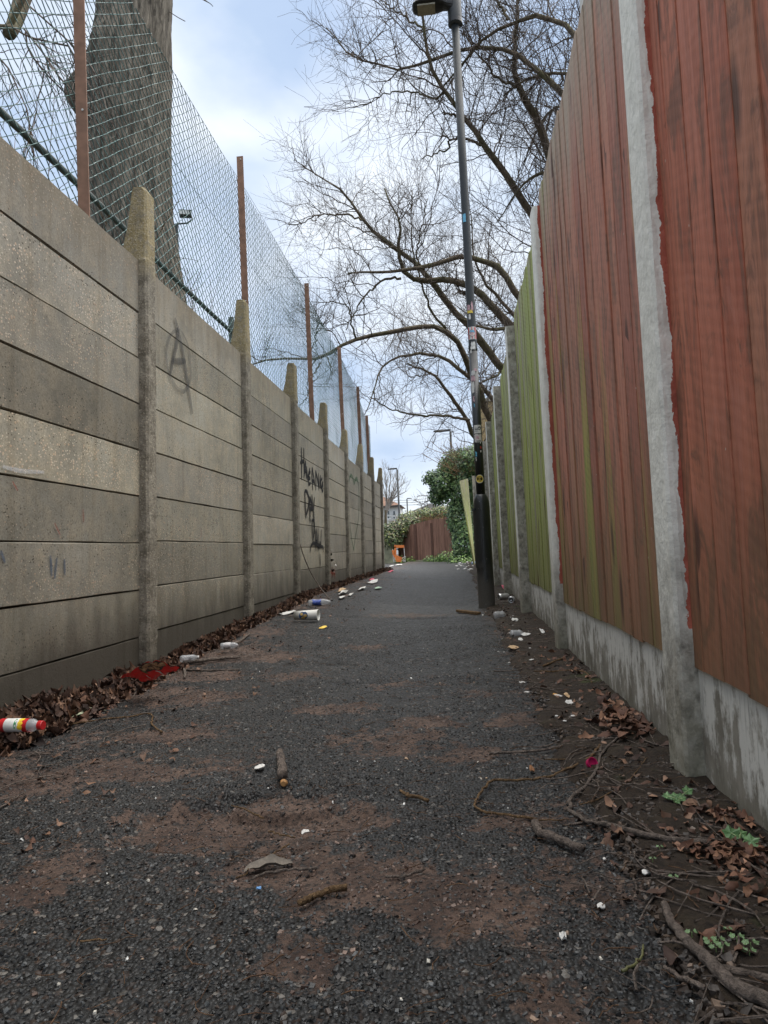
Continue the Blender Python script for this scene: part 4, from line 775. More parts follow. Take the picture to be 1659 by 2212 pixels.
s6('long straight dark twig pointing left from the heap of leaves', [(455, 612), (560, 608), (680, 600), (760, 585), (860, 575), (960, 572), (1040, 565)], .0042, .0024, forks=[([(750, 590), (800, 596), (890, 590)], .002, .0015)])
s6('bent reddish-brown stem curving over the path to the right of centre', [(935, 600), (900, 650), (820, 680), (720, 712), (620, 728), (530, 730), (460, 728), (430, 770), (395, 820), (390, 845), (430, 868), (520, 878), (600, 890), (660, 903)], .0034, .0026, DRY, forks=[([(880, 655), (800, 640), (690, 628)], .0025, .0015)])
s6('short thick broken dark stick lying beside the long grey branch', [(655, 930), (670, 965), (740, 990), (800, 1015), (860, 1040)], .0085, .0075)
s6('long thin pale stem trailing from the seedling toward the magenta cap', [(845, 838), (900, 835), (980, 810), (1060, 760), (1110, 700), (1140, 660)], .0016, .0010, DRY)
s6('thin straw-coloured twig end touching the bent reddish stem', [(670, 905), (740, 905), (800, 898)], .0016, .001, DRY)
s6('thick grey-brown branch running out of the bottom right corner', [(1215, 1312), (1250, 1400), (1310, 1480), (1390, 1570), (1470, 1650), (1520, 1700), (1600, 1740), (1700, 1790)], .0052, .0100, forks=[([(1410, 1590), (1480, 1600), (1560, 1620), (1680, 1650)], .006, .005)])
s6('thin dark stick beside the thick branch in the lower right corner', [(1215, 1545), (1280, 1600), (1340, 1640), (1390, 1680)], .0030, .0034)
s6('small greenish curved stem near the bottom right corner', [(1122, 1450), (1115, 1500), (1080, 1540), (1030, 1562)], .0014, .0022, plain('green_stem', (.09, .09, .03), .6))
s6('thin twig on the path just right of centre near the bottom', [(550, 1450), (620, 1465), (720, 1490)], .0016, .0012)
s6('short crooked twig above the white shell on the soil', [(1080, 1170), (1085, 1210), (1150, 1250)], .0018, .0014)
s6('long thin bare twig lying across the soil by the cans side of the fence', [(475, 252), (560, 250), (640, 240), (700, 215)], .0030, .0015)
s6('brown twig lying across the path edge below the paper scraps', [(650, 265), (740, 270), (830, 268), (880, 285), (900, 330)], .0034, .0030, DRY)
s6('pale short stick propped near the foot of the fence', [(690, 245), (730, 230), (780, 215)], .0050, .0050, DRY)
c5 = lambda x, y: (x/2., 1327.1+y/2.)
def s5(label, pts, r0, r1, mat=STICK, forks=(), **k): return stick(label, [(*c5(p[0], p[1]), *p[2:]) for p in pts], r0, r1, mat, [([c5(*q) for q in f], a, b) for f, a, b in forks], **k)
s5('short thick grey broken stick standing end-on in the middle of the path', [(1210, 612), (1214, 650), (1222, 690), (1224, 722)], .0105, .0125, k=12)
o = bpy.data.objects[-1]
s5('stout branch lying on the leaves by the red wrapper', [(790, 222), (860, 212), (950, 200), (1040, 193)], .013, .008, forks=[([(790, 240), (900, 243), (1035, 240)], .006, .004), ([(795, 232), (800, 262), (798, 285)], .008, .006)])
s5('thin dark branch above the small bottle by the wall', [(1000, 150), (1040, 135), (1080, 112)], .010, .006)
s5('long thin pale stem by the wall ending in a dark hooked root', [(240, 500), (330, 478), (440, 465), (560, 450), (650, 435), (662, 455), (655, 490), (700, 518)], .0024, .0034, DRY)
s5('straight straw-coloured stalk beside the muddy hole', [(1000, 835), (1070, 858), (1140, 892)], .0016, .002, DRY)
s5('pale stalk left of centre below the muddy hole', [(1160, 950), (1210, 962), (1275, 978)], .0016, .0016, DRY)
s5('pale dry stalk leaning beside the grey curled leaf', [(1145, 1065), (1200, 1035), (1250, 1005)], .0018, .0016, DRY)
s5('split pale wood fragment in the mud near the bottom centre', [(1290, 1272), (1340, 1250), (1390, 1225), (1440, 1212), (1500, 1205)], .0050, .0058, DRY)
s5('twig at the left edge of the picture lying on brown mud', [(0, 850), (50, 810), (110, 780)], .0024, .0015)
s5('thin dark twig trailing out from under the grey curled leaf', [(1090, 1160), (1140, 1130), (1250, 1120), (1370, 1110)], .0020, .0028)
s5('pale little twig near the lower left corner', [(345, 1430), (400, 1424), (460, 1420)], .0016, .0014, DRY)
s6('chewed orange-brown splinter of wood right of the centre', [(70, 775), (110, 800), (150, 806), (190, 820)], .0035, .0045, DRY)
s6('small broken splinter low in the centre of the path', [(5, 1150), (60, 1150), (110, 1140), (175, 1115)], .0026, .0022)
# stick broken end
e = PG(610, 1690); m = MB(); m.tube([(e[0]+.003, e[1]+.004, zg(*e[:2])+.013), (e[0]+.003, e[1]-.002, zg(*e[:2])+.012)], [.0105, .007], 10); 
st = [o for o in C.objects if o.get('label', '').startswith('short thick grey broken')][0]; m.build('broken_end', plain('fresh_wood', (.42, .22, .08), .7, var=.4, scale=90), st)
# leaning bramble stem against the wall
P = np.array([PY(*p) for p in ((643, 1157, 7.35), (655, 1200, 7.4), (672, 1240, 7.55), (692, 1270, 7.6))]); P2 = PG(712, 1294, .1); P = np.vstack([P, P2]); o = thing('bramble', 'long thin bare stem leaning against the wall beside the crushed blue bottle', 'bramble', P2)
m = MB(); Q = smooth(resamp(P, 16), 2); m.tube(Q, .006, 6); m.build('stem', STICK, o, smooth=True)

# ------------------------------------------------------------------ litter
def frame_from(axis, upv=(0, 0, 1)):
    a = np.array(axis, float); a /= np.linalg.norm(a); s = np.cross(a, upv); s /= np.linalg.norm(s); return a, s, np.cross(s, a)
def revolve(m, c, axis, prof, k=24, dent=None, col=None, flat=1.):
    a, s, u = frame_from(axis); an = np.linspace(0, 2*math.pi, k, endpoint=False); V = []
    for i, (t, r) in enumerate(prof):
        rr = r*np.ones(k)
        if dent: rr = rr*(1+dent*(fbm(np.cos(an)*2.+i*.5, np.sin(an)*2.+i*.8+c[1])-.5)*2)
        V.append(np.array(c)+a*t+rr[:, None]*(np.cos(an)[:, None]*s+np.sin(an)[:, None]*u*flat))
    n = len(prof); V = np.array(V).reshape(-1, 3); f = [[i*k+j, i*k+(j+1) % k, (i+1)*k+(j+1) % k, (i+1)*k+j] for i in range(n-1) for j in range(k)]; m.add(V, [np.array(f)], col); return m
# juice bottle at left
b0 = PG(94, 1588, .035); b1 = PG(-45, 1584, .04); ax = b1-b0; ax[2] = .0; axn = ax/np.linalg.norm(ax); rB = .0205
c0 = np.array([b0[0], b0[1], .066]); bot = thing('juice_bottle', 'small plastic juice bottle with red cap lying on leaves by the wall', 'bottle', (c0[0], c0[1], 0.01))
RED = plain('red_plastic', (.50, .018, .022), .35, var=.1); m = MB(); revolve(m, c0, axn, [(0, 0.0), (0, .0135), (.002, .0145), (.016, .0145), (.017, .010)]); cp = m.build('cap', RED, bot, smooth=False)
t = NT('clear_plastic'); CLEAR = t.out((.55, .56, .57), .12, t.bump(t.noise(t.pos, 30, 3), .5, .006), 0, .6, .45)
m = MB(); revolve(m, c0, axn, [(.016, .011), (.02, .0125), (.03, .018), (.038, .0205), (.05, .0198), (.052, .0202), (.15, .0202), (.158, .018), (.160, .0)], dent=.05); m.build('bottle_body', CLEAR, bot, smooth=True)
def ring_part(name, mat, a, b, r, **k): m = MB(); revolve(m, c0, axn, [(a, r), (b, r)], **k); return m.build(name, mat, bot, smooth=True)
ring_part('label_band', RED, .048, .066, .0212); ring_part('label_print', plain('label_white', (.72, .72, .68), .5), .0665, .13, .0213); ring_part('label_band', RED, .1305, .15, .0212)
def patch_on(c, axis, t0, t1, a0, a1, r, mat, name, parent, round_=True, k=12):
    a, s, u = frame_from(axis); V = [];
    tc, ac = (t0+t1)/2, R((a0+a1)/2); V.append((np.array(c)+a*tc+r*(math.cos(ac)*s+math.sin(ac)*u)))
    for q in np.linspace(0, 2*math.pi, k, endpoint=False):
        wob = random.uniform(.85, 1.1); tq = tc+(t1-t0)/2*math.cos(q)*wob; aq = ac+R(a1-a0)/2*math.sin(q)*wob; V.append(np.array(c)+a*tq+r*(math.cos(aq)*s+math.sin(aq)*u))
    m = MB(); m.add(V, [[0, 1+i, 1+(i+1) % k] for i in range(k)]); return m.build(name, mat, parent)
for a_ in (110, 150, 185): patch_on(c0, axn, .060, .080, a_-22, a_+24, .0220, plain('fruit_yellow', (.75, .50, .03), .5), 'fruit_print', bot)
patch_on(c0, axn, .083, .093, 105, 200, .0222, plain('print_green', (.05, .25, .10), .5), 'lettering_print', bot)
# red biscuit wrapper
wc = thing('wrapper', 'shiny red biscuit wrapper lying on the leaves at the foot of the wall', 'wrapper', PG(325, 1462, .04))
def sheet(quad, nx, ny, bump, zoff, sd=0):
    q = [PG(u, v, z) for u, v, z in quad]; s = np.linspace(0, 1, nx); t = np.linspace(0, 1, ny); S_, T_ = np.meshgrid(s, t)
    P = ((1-S_)*(1-T_))[..., None]*q[0]+(S_*(1-T_))[..., None]*q[1]+(S_*T_)[..., None]*q[2]+((1-S_)*T_)[..., None]*q[3]; P[..., 2] += zoff+bump*(fbm(S_*4+sd, T_*4+sd, 3)-.5)*2+bump*.8*np.abs(np.sin(S_*9+T_*5))
    i = (np.arange(ny-1)[:, None]*nx+np.arange(nx-1)[None]).ravel(); return P, np.stack([i, i+1, i+nx+1, i+nx], 1)
NX, NY = 70, 54; P, f = sheet([(260, 1474, .085), (322, 1434, .16), (388, 1450, .11), (330, 1480, .05)], NX, NY, .012, .012)
S2, T2 = np.meshgrid(np.linspace(0, 1, NX), np.linspace(0, 1, NY)); CC = np.tile(np.array([.80, .030, .028]), (NY, NX, 1))
def blot(cs, ct, rs, rt, c, n=.25):
    q = ((S2-cs)/rs)**2+((T2-ct)/rt)**2+n*(fbm(S2*9+cs*20, T2*9)-.5)*2; CC[q < 1] = c
blot(.72, .36, .27, .36, (.035, .028, .022)); 
for cs, ct in ((.58, .22), (.72, .17), (.87, .26), (.60, .47), (.75, .44), (.90, .50)): blot(cs, ct, .068, .12, (.42, .24, .12)); blot(cs+.01, ct-.02, .03, .05, (.62, .42, .24))
blot(.40, .42, .04, .10, (.03, .16, .06)); blot(.50, .80, .025, .14, (.75, .74, .70)); blot(.28, .62, .02, .07, (.75, .74, .7)); blot(.2, .8, .03, .05, (.03, .16, .06)); blot(.92, .12, .06, .05, (.75, .74, .7))
m = MB(); m.add(P.reshape(-1, 3), [f], CC.reshape(-1, 3)); WM = vcol('wrapper_foil', .25, .08, .6, 40, .2); m.build('wrapper_film', WM, wc, smooth=True)
# paper cup
ca_, cb_ = PG(637, 1327, .11), PG(681, 1327, .11); zc = float(gz(-1.3, ca_[1]))+.048
axc = np.array([1., -.12, 0]); L = np.linalg.norm((cb_-ca_)[:2]); cup = thing('paper_cup', 'white paper cup with blue and gold print on its side by the wall', 'cup', (ca_[0], ca_[1], zc-.045))
c0c = np.array([ca_[0], ca_[1], zc]); m = MB(); revolve(m, c0c, axc, [(.006, 0), (.004, .032), (0, .034), (L*.5, .037), (L*.97, .041), (L, .0435), (L+.003, .042), (L+.001, .040), (L*.5, .035), (.01, .032), (.01, 0)], k=32)
m.build('cup_body', plain('cup_card', (.72, .71, .66), .5, var=.06, scale=9), cup, smooth=True); d_ = patch_on(c0c, axc, L*.24, L*.62, -48, 52, .0405, plain('cup_blue', (.03, .07, .16), .5), 'round_print', cup); 
for q in ((.34, .5, -20), (.44, .6, 5), (.3, .42, 20)): patch_on(c0c, axc, L*q[0], L*q[1], q[2]-20, q[2]+14, .0412, plain('cup_gold', (.5, .33, .10), .5), 'gold_print', cup)
# crushed blue bottle
def bottle(label, u, v, ang, L, r, lab, capc, dent=.25, z=.1, name='plastic_bottle', zo=.0):
    p = PG(u, v, z); zb = float(gz(p[0], p[1]))+r+zo; a = np.array([math.cos(R(ang)), math.sin(R(ang)), 0.]); o = thing(name, label, 'bottle', (p[0], p[1], zb-r)); c = np.array([p[0], p[1], zb])-a*L/2
    m = MB(); revolve(m, c, a, [(0, 0), (.002, r*.85), (.01, r)]+[(L*q, r) for q in (.2, .3, .4, .5, .6, .7)]+[(L*.8, r*.8), (L*.9, r*.45), (L*.95, r*.4)], dent=dent); m.build('bottle_body', CLEAR, o, smooth=True)
    if lab is not None: m = MB(); revolve(m, c, a, [(L*.18, r*1.03), (L*.3, r*1.03), (L*.45, r*1.03), (L*.56, r*1.03)], dent=dent); m.build('label_band', lab, o, smooth=True)
    if capc is not None: m = MB(); revolve(m, c, a, [(L*.94, 0), (L*.94, r*.46), (L*1.02, r*.46), (L*1.02, 0)]); m.build('cap', capc, o)
    return o
bottle('crushed clear plastic bottle with blue label by the foot of the wall', 691, 1299, 8, .22, .028, plain('label_blue', (.05, .09, .36), .4, var=.5, scale=40), None, .35, .12)
bottle('small clear plastic bottle lying beside the branch near the red wrapper', 409, 1429, 35, .10, .018, None, PAPER, .2, .02, zo=.02)
bottle('small white crumpled bottle half buried in leaves left of the paper cup', 496, 1397, 15, .11, .018, plain('label_grey', (.5, .48, .48), .5), None, .3, .04, zo=.02)
def can(label, u, v, ang, L=.11, r=.032, crush=.1, mat=METAL, z=.0, tilt=0., name='drink_can'):
    p = PG(u, v, z); zb = zg(p[0], p[1])+r*.9; a = np.array([math.cos(R(ang)), math.sin(R(ang)), tilt]); o = thing(name, label, 'can', (p[0], p[1], zb-r)); c = np.array([p[0], p[1], zb])-a*L/2
    m = MB(); revolve(m, c, a, [(.004, 0), (.004, r*.72), (0, r*.8), (.008, r), (L*.3, r), (L*.5, r*.95), (L*.7, r), (L-.012, r), (L, r*.82), (L-.003, r*.76), (L-.004, 0)], dent=crush); m.build('can_body', mat, o, smooth=True)
    m = MB(); revolve(m, c, a, [(-.0005, r*.3), (-.0005, r*.5)]); m.build('ring_pull', DARK, o); return o
c4 = lambda x, y: (829.4+x/2., 663.6+y/2.)
can('silver drink can on its side, nearer the lamp post of the two cans', *c4(518, 1272), 20, .11, .033); can('silver drink can facing the camera beside the other can by the fence', *c4(553, 1287), 80, .10, .032, .1)
bottle('crushed clear plastic cup lying on the soil at the foot of the lamp post', *c4(503, 1348), 25, .10, .03, None, None, .4, 0, 'plastic_cup')
bottle('clear crumpled plastic cup beside the white paper scraps on the path edge', *c6(577, 105), 10, .085, .026, None, None, .3, 0, 'plastic_cup')
can('small crumpled blue and white can far down the right edge of the path', 1024, 1222, 10, .12, .035, .3, plain('can_blue', (.35, .45, .6), .4), z=.06)
# scraps of paper and foil
SC = {'white': PAPER, 'yellow': plain('scrap_yellow', (.75, .50, .06), .6), 'pink': plain('scrap_magenta', (.42, .01, .09), .35), 'green': plain('scrap_green', (.35, .5, .36), .6), 'redw': plain('scrap_red', (.60, .06, .12), .5), 'blue': plain('scrap_blue', (.15, .35, .65), .5), 'tan': plain('scrap_tan', (.45, .30, .16), .7), 'pale': plain('lichen_scrap', (.42, .45, .30), .8, var=.3, scale=60), 'brown': plain('nut_brown', (.20, .09, .035), .5)}
def scrap(label, u, v, w, h, c='white', z=0., hgt=.008, name='paper_scrap', cat='litter', zo=.004):
    if v < 1300: w, h = w*.72, h*.8
    p = PG(u, v, z); g = PG(u+w/2, v, z); sx = abs(g[0]-p[0]); sy = abs(PG(u, v-h/2, z)[1]-p[1])+.2*sx; zb = max(zg(p[0], p[1]), z*.9)+zo
    n = 9; a = np.linspace(0, 2*math.pi, n, endpoint=False); V = [(0, 0, hgt)]; V += [(sx*.55*math.cos(q), sy*.55*math.sin(q), hgt*random.uniform(.2, 1.)) for q in a]; V += [(sx*math.cos(q)*random.uniform(.7, 1.1), sy*math.sin(q)*random.uniform(.7, 1.1), random.uniform(0, hgt*.9)) for q in a]
    V = np.array(V)+[p[0], p[1], zb]; f = [[0, 1+i, 1+(i+1) % n] for i in range(n)]+[[1+i, 1+n+i, 1+n+(i+1) % n, 1+(i+1) % n] for i in range(n)]
    m = MB(); m.add(V, f); V2 = V-[0, 0, .0015]; m.add(V2, [q[::-1] for q in f]); o = m.build(name, SC[c]); o['label'] = label; o['category'] = cat; return o
scrap('small yellow scrap on the path in front of the paper cup', 698, 1367, 15, 6, 'yellow', hgt=.006)
scrap('crumpled white scrap between the leaves and the paper cup', 621, 1327, 30, 8, z=.06, hgt=.015)
scrap('white and magenta carton scrap far along the left wall', 806, 1257, 22, 8, 'white', z=.12, hgt=.035); scrap('magenta torn corner lying on the far white carton', 803, 1252, 10, 5, 'redw', z=.14, hgt=.03)
scrap('round white lump of paper among leaves far along the wall', 762, 1252, 14, 9, 'white', z=.12, hgt=.04); scrap('tan crumpled paper in the leaves far along the wall', 740, 1275, 18, 8, 'tan', z=.13, hgt=.04)
scrap('white crushed cup beside the tan paper far along the wall', 742, 1281, 14, 9, z=.12, hgt=.04); scrap('white paper flat in front of the tan paper by the wall', 739, 1290, 14, 5, z=.11, hgt=.02); scrap('white scrap right of the white crushed cup', 758, 1284, 10, 5, z=.11, hgt=.02)
scrap('long white scrap lying between tan paper and magenta carton', 782, 1272, 16, 6, z=.11, hgt=.03); scrap('pale green wrapper in front of the magenta carton', 817, 1269, 20, 4, 'green', z=.10, hgt=.012); scrap('white scrap at the far corner of the wall', 846, 1225, 12, 3, z=.09, hgt=.015); scrap('pink and white paper near the far end of the wall', 845, 1237, 10, 5, 'redw', z=.1, hgt=.03); scrap('white flat carton lying on the far path by the wall corner', 862, 1224, 15, 4, z=.08, hgt=.03)
scrap('grey foil crumb near the grey broken stick', *c5(1122, 668), 22, 10, hgt=.006); scrap('red and white crumb in the muddy hole', *c5(1318, 950), 20, 7, hgt=.004)
scrap('tiny blue scrap below the curled grey leaf', *c5(1120, 1194), 12, 5, 'blue', hgt=.003); scrap('pale green lichen lump by the leaves near the juice bottle', *c5(358, 440), 26, 18, 'pale', z=.0, hgt=.02, name='lichen_lump'); scrap('smaller pale green lump right of the lichen lump', *c5(432, 425), 16, 7, 'pale', hgt=.008, name='lichen_lump')
scrap('broken white eggshell on the soil by the long grey branch', *c6(1138, 1162), 26, 13, hgt=.006, name='eggshell'); scrap('white eggshell curl on the dark path near the bottom', *c6(776, 1418), 18, 14, hgt=.007, name='eggshell'); scrap('glassy grey foil scrap below the eggshell', *c6(940, 1275), 18, 12, hgt=.004); scrap('small white crumb above the eggshell on the soil', *c6(952, 1072), 9, 6, hgt=.003)
scrap('brown nut husk on the path left of the magenta cap', *c6(640, 682), 12, 13, 'brown', hgt=.010, name='nut_husk'); scrap('pale rectangular paper at the path edge by the plastic cup', *c6(608, 104), 26, 8, hgt=.012); scrap('white paper scrap below the pale rectangular paper', *c6(592, 125), 12, 5, hgt=.012); scrap('tan flat scrap of card at the path edge', *c6(560, 158), 28, 7, 'tan', hgt=.01); scrap('small white tissue near the fence foot', *c6(686, 96), 12, 8, hgt=.018)
scrap('white strip of paper under the lamp post side of the fence', *c6(568, 36), 16, 6, hgt=.012); scrap('white torn scrap below the cigarette end', *c6(802, 405), 18, 10, hgt=.008); scrap('beige crumb beside the cigarette end', *c6(792, 376), 12, 12, 'tan', hgt=.010); scrap('thin white scrap on the path above the cigarette end', *c6(597, 300), 16, 3, hgt=.004)
scrap('pink paper near the two drink cans', *c4(520, 1228), 10, 12, 'redw', hgt=.04)
for i in range(46):
    y = random.uniform(2.2, 7.5) if i < 26 else random.uniform(15, 22); x = random.uniform(.16, .48) if i < 26 else random.uniform(-.05, .45); s_ = random.uniform(.005, .011) if i < 26 else random.uniform(.02, .05)
    V = [(0, 0, s_*.6)]+[(s_*math.cos(q)*random.uniform(.7, 1.3), s_*math.sin(q)*random.uniform(.5, 1.), random.uniform(0, s_*.5)) for q in np.linspace(0, 5.2, 6)]; V = np.array(V)+[x, y, zg(x, y)+.006]
    m = MB(); m.add(V, [[0, 1+k, 1+(k+1) % 6] for k in range(6)]); o = m.build('paper_crumb', PAPER); o['category'] = 'litter'; o['group'] = 'white crumbs of paper on the verge'; o['label'] = 'tiny white crumb of paper on the verge near the lamp post' if i < 26 else 'white scrap of rubbish on the verge far beyond the lamp post'
# cap, cigarette end, curled leaf
p = PG(*c6(900, 688)); o = thing('bottle_cap', 'magenta plastic bottle cap lying under the crooked twig', 'bottle cap', (p[0], p[1], zg(*p[:2]))); m = MB(); c = np.array([p[0], p[1], zg(*p[:2])+.012]); revolve(m, c, (.35, -.75, .45), [(-.006, 0), (-.006, .0125), (.006, .0135), (.006, .012), (-.003, .011), (-.003, 0)], k=30); m.build('cap_shell', SC['pink'], o)
p = PG(*c6(735, 368)); q = PG(*c6(772, 380)); o = thing('cigarette_end', 'cigarette end with orange filter on the path edge', 'cigarette', (p[0], p[1], zg(*p[:2]))); z = zg(*p[:2])+.006; a_, b_ = np.array([p[0], p[1], z]), np.array([q[0], q[1], z]); mid = a_+(b_-a_)*.5
m = MB(); m.tube([a_, mid], .0045, 10); m.build('filter', plain('filter_orange', (.50, .26, .07), .7), o); m = MB(); m.tube([mid, b_], .0044, 10); m.build('paper', PAPER, o)
c = PG(*c5(1160, 1095)); m = MB(); nx, ny = 16, 9; s = np.linspace(0, 1, nx); t_ = np.linspace(-1, 1, ny); S_, T_ = np.meshgrid(s, t_); w = .024*np.sin(np.clip(S_*.9+.08, 0, 1)*math.pi)**.6*(1+.12*np.sin(S_*25))
Lx = .088; X_ = (S_-.5)*Lx; Yv = T_*w*.75; Zv = .003*np.sin(S_*3.1)+.011*(T_*T_)*np.sin(S_*3)+.002*np.sin(S_*14)+.004*S_; cs, sn = math.cos(.18), math.sin(.18)
V = np.stack([c[0]+X_*cs-Yv*sn, c[1]+X_*sn+Yv*cs, zg(*c[:2])+.004+Zv], -1).reshape(-1, 3); i = (np.arange(ny-1)[:, None]*nx+np.arange(nx-1)[None]).ravel(); f = np.stack([i, i+1, i+nx+1, i+nx], 1)
o = thing('curled_leaf', 'single grey curled leaf on the mud left of the bottom centre', 'leaf', (c[0], c[1], zg(*c[:2]))); m.add(V, [f]); m.build('blade', plain('grey_leaf', (.135, .115, .092), .8, var=.35, scale=90, bump=.5), o, smooth=True)
m = MB(); m.tube([(c[0]-.035, c[1]-.01, zg(*c[:2])+.008), (c[0]-.034, c[1]-.022, zg(*c[:2])+.004), (c[0]-.05, c[1]-.035, zg(*c[:2])+.003)], .0014, 6); m.build('stalk', DRY, o)
# plank scrap at lamp foot
p, q = PG(985, 1322), PG(1035, 1328); o = thing('wood_offcut', 'flat splintered wooden offcut lying at the foot of the lamp post', 'wood', (p[0], p[1], 0)); m = MB(); a = np.array(p); b = np.array(q); d = b-a; nn = np.array([-d[1], d[0], 0]); nn /= np.linalg.norm(nn); V = []
for e, (w0, w1) in ((a, (.0, .02)), (a+d*.3, (-.03, .03)), (b, (-.025, .02))): V += [e+nn*w0+[0, 0, .003], e+nn*w1+[0, 0, .003], e+nn*w0+[0, 0, .022], e+nn*w1+[0, 0, .022]]
m.add(V, [[0, 1, 3, 2], [8, 10, 11, 9], [0, 2, 6, 4], [4, 6, 10, 8], [1, 5, 7, 3], [5, 9, 11, 7], [2, 3, 7, 6], [6, 7, 11, 10], [0, 4, 5, 1], [4, 8, 9, 5]]); m.build('board', DRY, o)
# seedlings
GRN = np.array([(.085, .17, .06), (.12, .22, .09), (.06, .13, .045)])
def lobed(m, c, r, nrm, col):
    a, s, u = frame_from(nrm, (0.3, 1, .2)); k = 15; V = [np.array(c)]
    for q in range(k):
        t = q*2*math.pi/k; rr = r*(1.+.22*math.cos(t*5))*random.uniform(.88, 1.08); V.append(np.array(c)+rr*(math.cos(t)*s+math.sin(t)*u)+a*rr*.15*math.cos(t*5))
    m.add(V, [[0, 1+i, 1+(i+1) % k] for i in range(k)], col)
def seedling(label, heads, root, r0):
    g = PG(*root); z0 = zg(min(g[0], .53), g[1]); o = thing('seedling', label, 'plant', (g[0], g[1], z0), 'young green weeds on the verge'); ml, ms = MB(), MB()
    for (u, v, r) in heads:
        h = PY(u, v, g[1]+random.uniform(-.02, .02)); h[2] = max(h[2], z0+.012); 
        ms.tube([(g[0], g[1], z0-.005), ((g[0]+h[0])/2, (g[1]+h[1])/2, (z0+h[2])/2+.006), tuple(h)], [.0014, .0012, .0008], 5, (.25, .33, .15)); lobed(ml, h, r*r0, (random.uniform(-.4, .4), random.uniform(-.9, -.2), 1), GRN[random.randrange(3)])
    ml.build('leaf', GREEN, o, smooth=False); ms.build('stem', GREEN, o)
seedling('leafy green seedling by the foot of the nearest concrete post', [(*c6(1230, 800), 1), (*c6(1250, 820), .9), (*c6(1285, 785), .8), (*c6(1312, 762), 1.1), (*c6(1290, 805), .8), (*c6(1222, 822), .8), (*c6(1258, 792), .9), (*c6(1270, 835), .7)], c6(1270, 860), .0095)
seedling('green seedling with three lobed leaves at the right edge of the picture', [(*c6(1500, 945), 1.3), (*c6(1545, 992), .9), (*c6(1590, 990), 1.1)], c6(1540, 1045), .0115)
for i, (x, y, r) in enumerate(((1420, 1490, 1), (1450, 1475, 1), (1470, 1500, 1), (1440, 1510, 1), (1410, 1475, .9), (1590, 1495, 1.2), (1530, 1465, 1.1), (1585, 1530, 1), (1335, 1440, 1), (1255, 1190, .9), (1165, 1108, .7), (1195, 1056, .7), (1380, 712, .9), (1375, 730, .8), (1490, 1430, .7))):
    g = PG(*c6(x, y+8)); z0 = zg(min(g[0], .53), g[1]); o = thing('sprout', 'tiny pale green two-leaved sprout on the dark soil', 'plant', (g[0], g[1], z0), 'tiny sprouts on the soil'); m = MB()
    for sgn in (-1, 1): lobed(m, (g[0]+sgn*.0055*r, g[1], z0+.012), .0038*r, (sgn*.3, -.3, 1), (.10, .17, .07))
    m.build('leaf', GREEN, o); m = MB(); m.tube([(g[0], g[1], z0-.002), (g[0], g[1], z0+.011)], .0007, 4, (.2, .3, .12)); m.build('stem', GREEN, o)

# ------------------------------------------------------------------ far end
def blob(m, n, cs, size, pal, up=True, zmin=.05):
    """leaves over the surfaces of several ellipsoids"""
    vol = np.array([c[3]*c[5] for c in cs]); i = rng.choice(len(cs), n, p=vol/vol.sum()); E = np.array(cs)[i]; d = rng.normal(size=(n, 3)); d /= np.linalg.norm(d, axis=1)[:, None]
    rr = (.62+.42*rng.random(n)**.5); P = E[:, :3]+E[:, 3:6]*d*rr[:, None]; P += rng.normal(0, .05, (n, 3)); ok = P[:, 2] > zmin; P, d = P[ok], d[ok]; n = len(P); leaves(m, P, rng.uniform(.7, 1.3, n)*size, pal[rng.integers(0, len(pal), n)]*rng.uniform(.55, 1.5, (n, 1)), up=d*.9+[0, -.3, .35], gx=3, gy=3, curl=(.05, .3)); return m
IVY = np.array([(.050, .100, .032), (.075, .145, .042), (.035, .070, .026), (.12, .19, .06), (.16, .22, .08)])
iv = thing('ivy_bush', 'tall dark green ivy bush overhanging the right end of the alley', 'bush', (.3, 24, 0)); m = MB()
blob(m, 15000, [(.15, 24, 3.3, .55, .6, .5), (-.25, 24, 2.75, .52, .6, .48), (-.75, 24.1, 2.95, .22, .3, .22), (.25, 24, 2.3, .55, .7, .6), (.2, 23.8, 1.5, .45, .6, .7), (.3, 23.5, .75, .42, .6, .7), (.7, 23, 2.6, .5, .6, .6), (.65, 22.5, 3.3, .5, .6, .4), (-.55, 24.2, 2.35, .28, .3, .3), (-.15, 24, 3.1, .35, .3, .3)], .10, IVY); m.build('foliage', GREEN, iv)
m = MB(); n = 60; P = np.zeros((n, 7, 3)); s = np.linspace(0, 1, 7)
for i in range(n): P[i] = np.stack([rng.uniform(.1, .8)+rng.normal(0, .5)*s, np.full(7, rng.uniform(22, 23.4)), rng.uniform(2.8, 3.4)+rng.uniform(.1, .6)*s+.2*s*s], 1)
m.tubes(P, np.full((n, 7), .008), 4); B_, b_ = spawn(P, np.full((n, 7), .008), 260, .3, .7, 60, .2, .006, 6); m.tubes(B_, b_, 3); m.build('stems', DRY, iv)
m = MB(); m.tube([(.5, 24.2, 0), (.45, 24.1, 1.5), (.3, 24, 3)], [.09, .07, .03], 8); m.build('stem', LIMB, iv)
fb = thing('brown_fence', 'brown weathered board fence closing the far end of the alley', 'fence', (-1.2, 26.5, 0)); m = MB(); A0, A1 = PY(862, 1213, 27.4), PY(985, 1200, 25.2)
nb = 44; BFR = BOARD
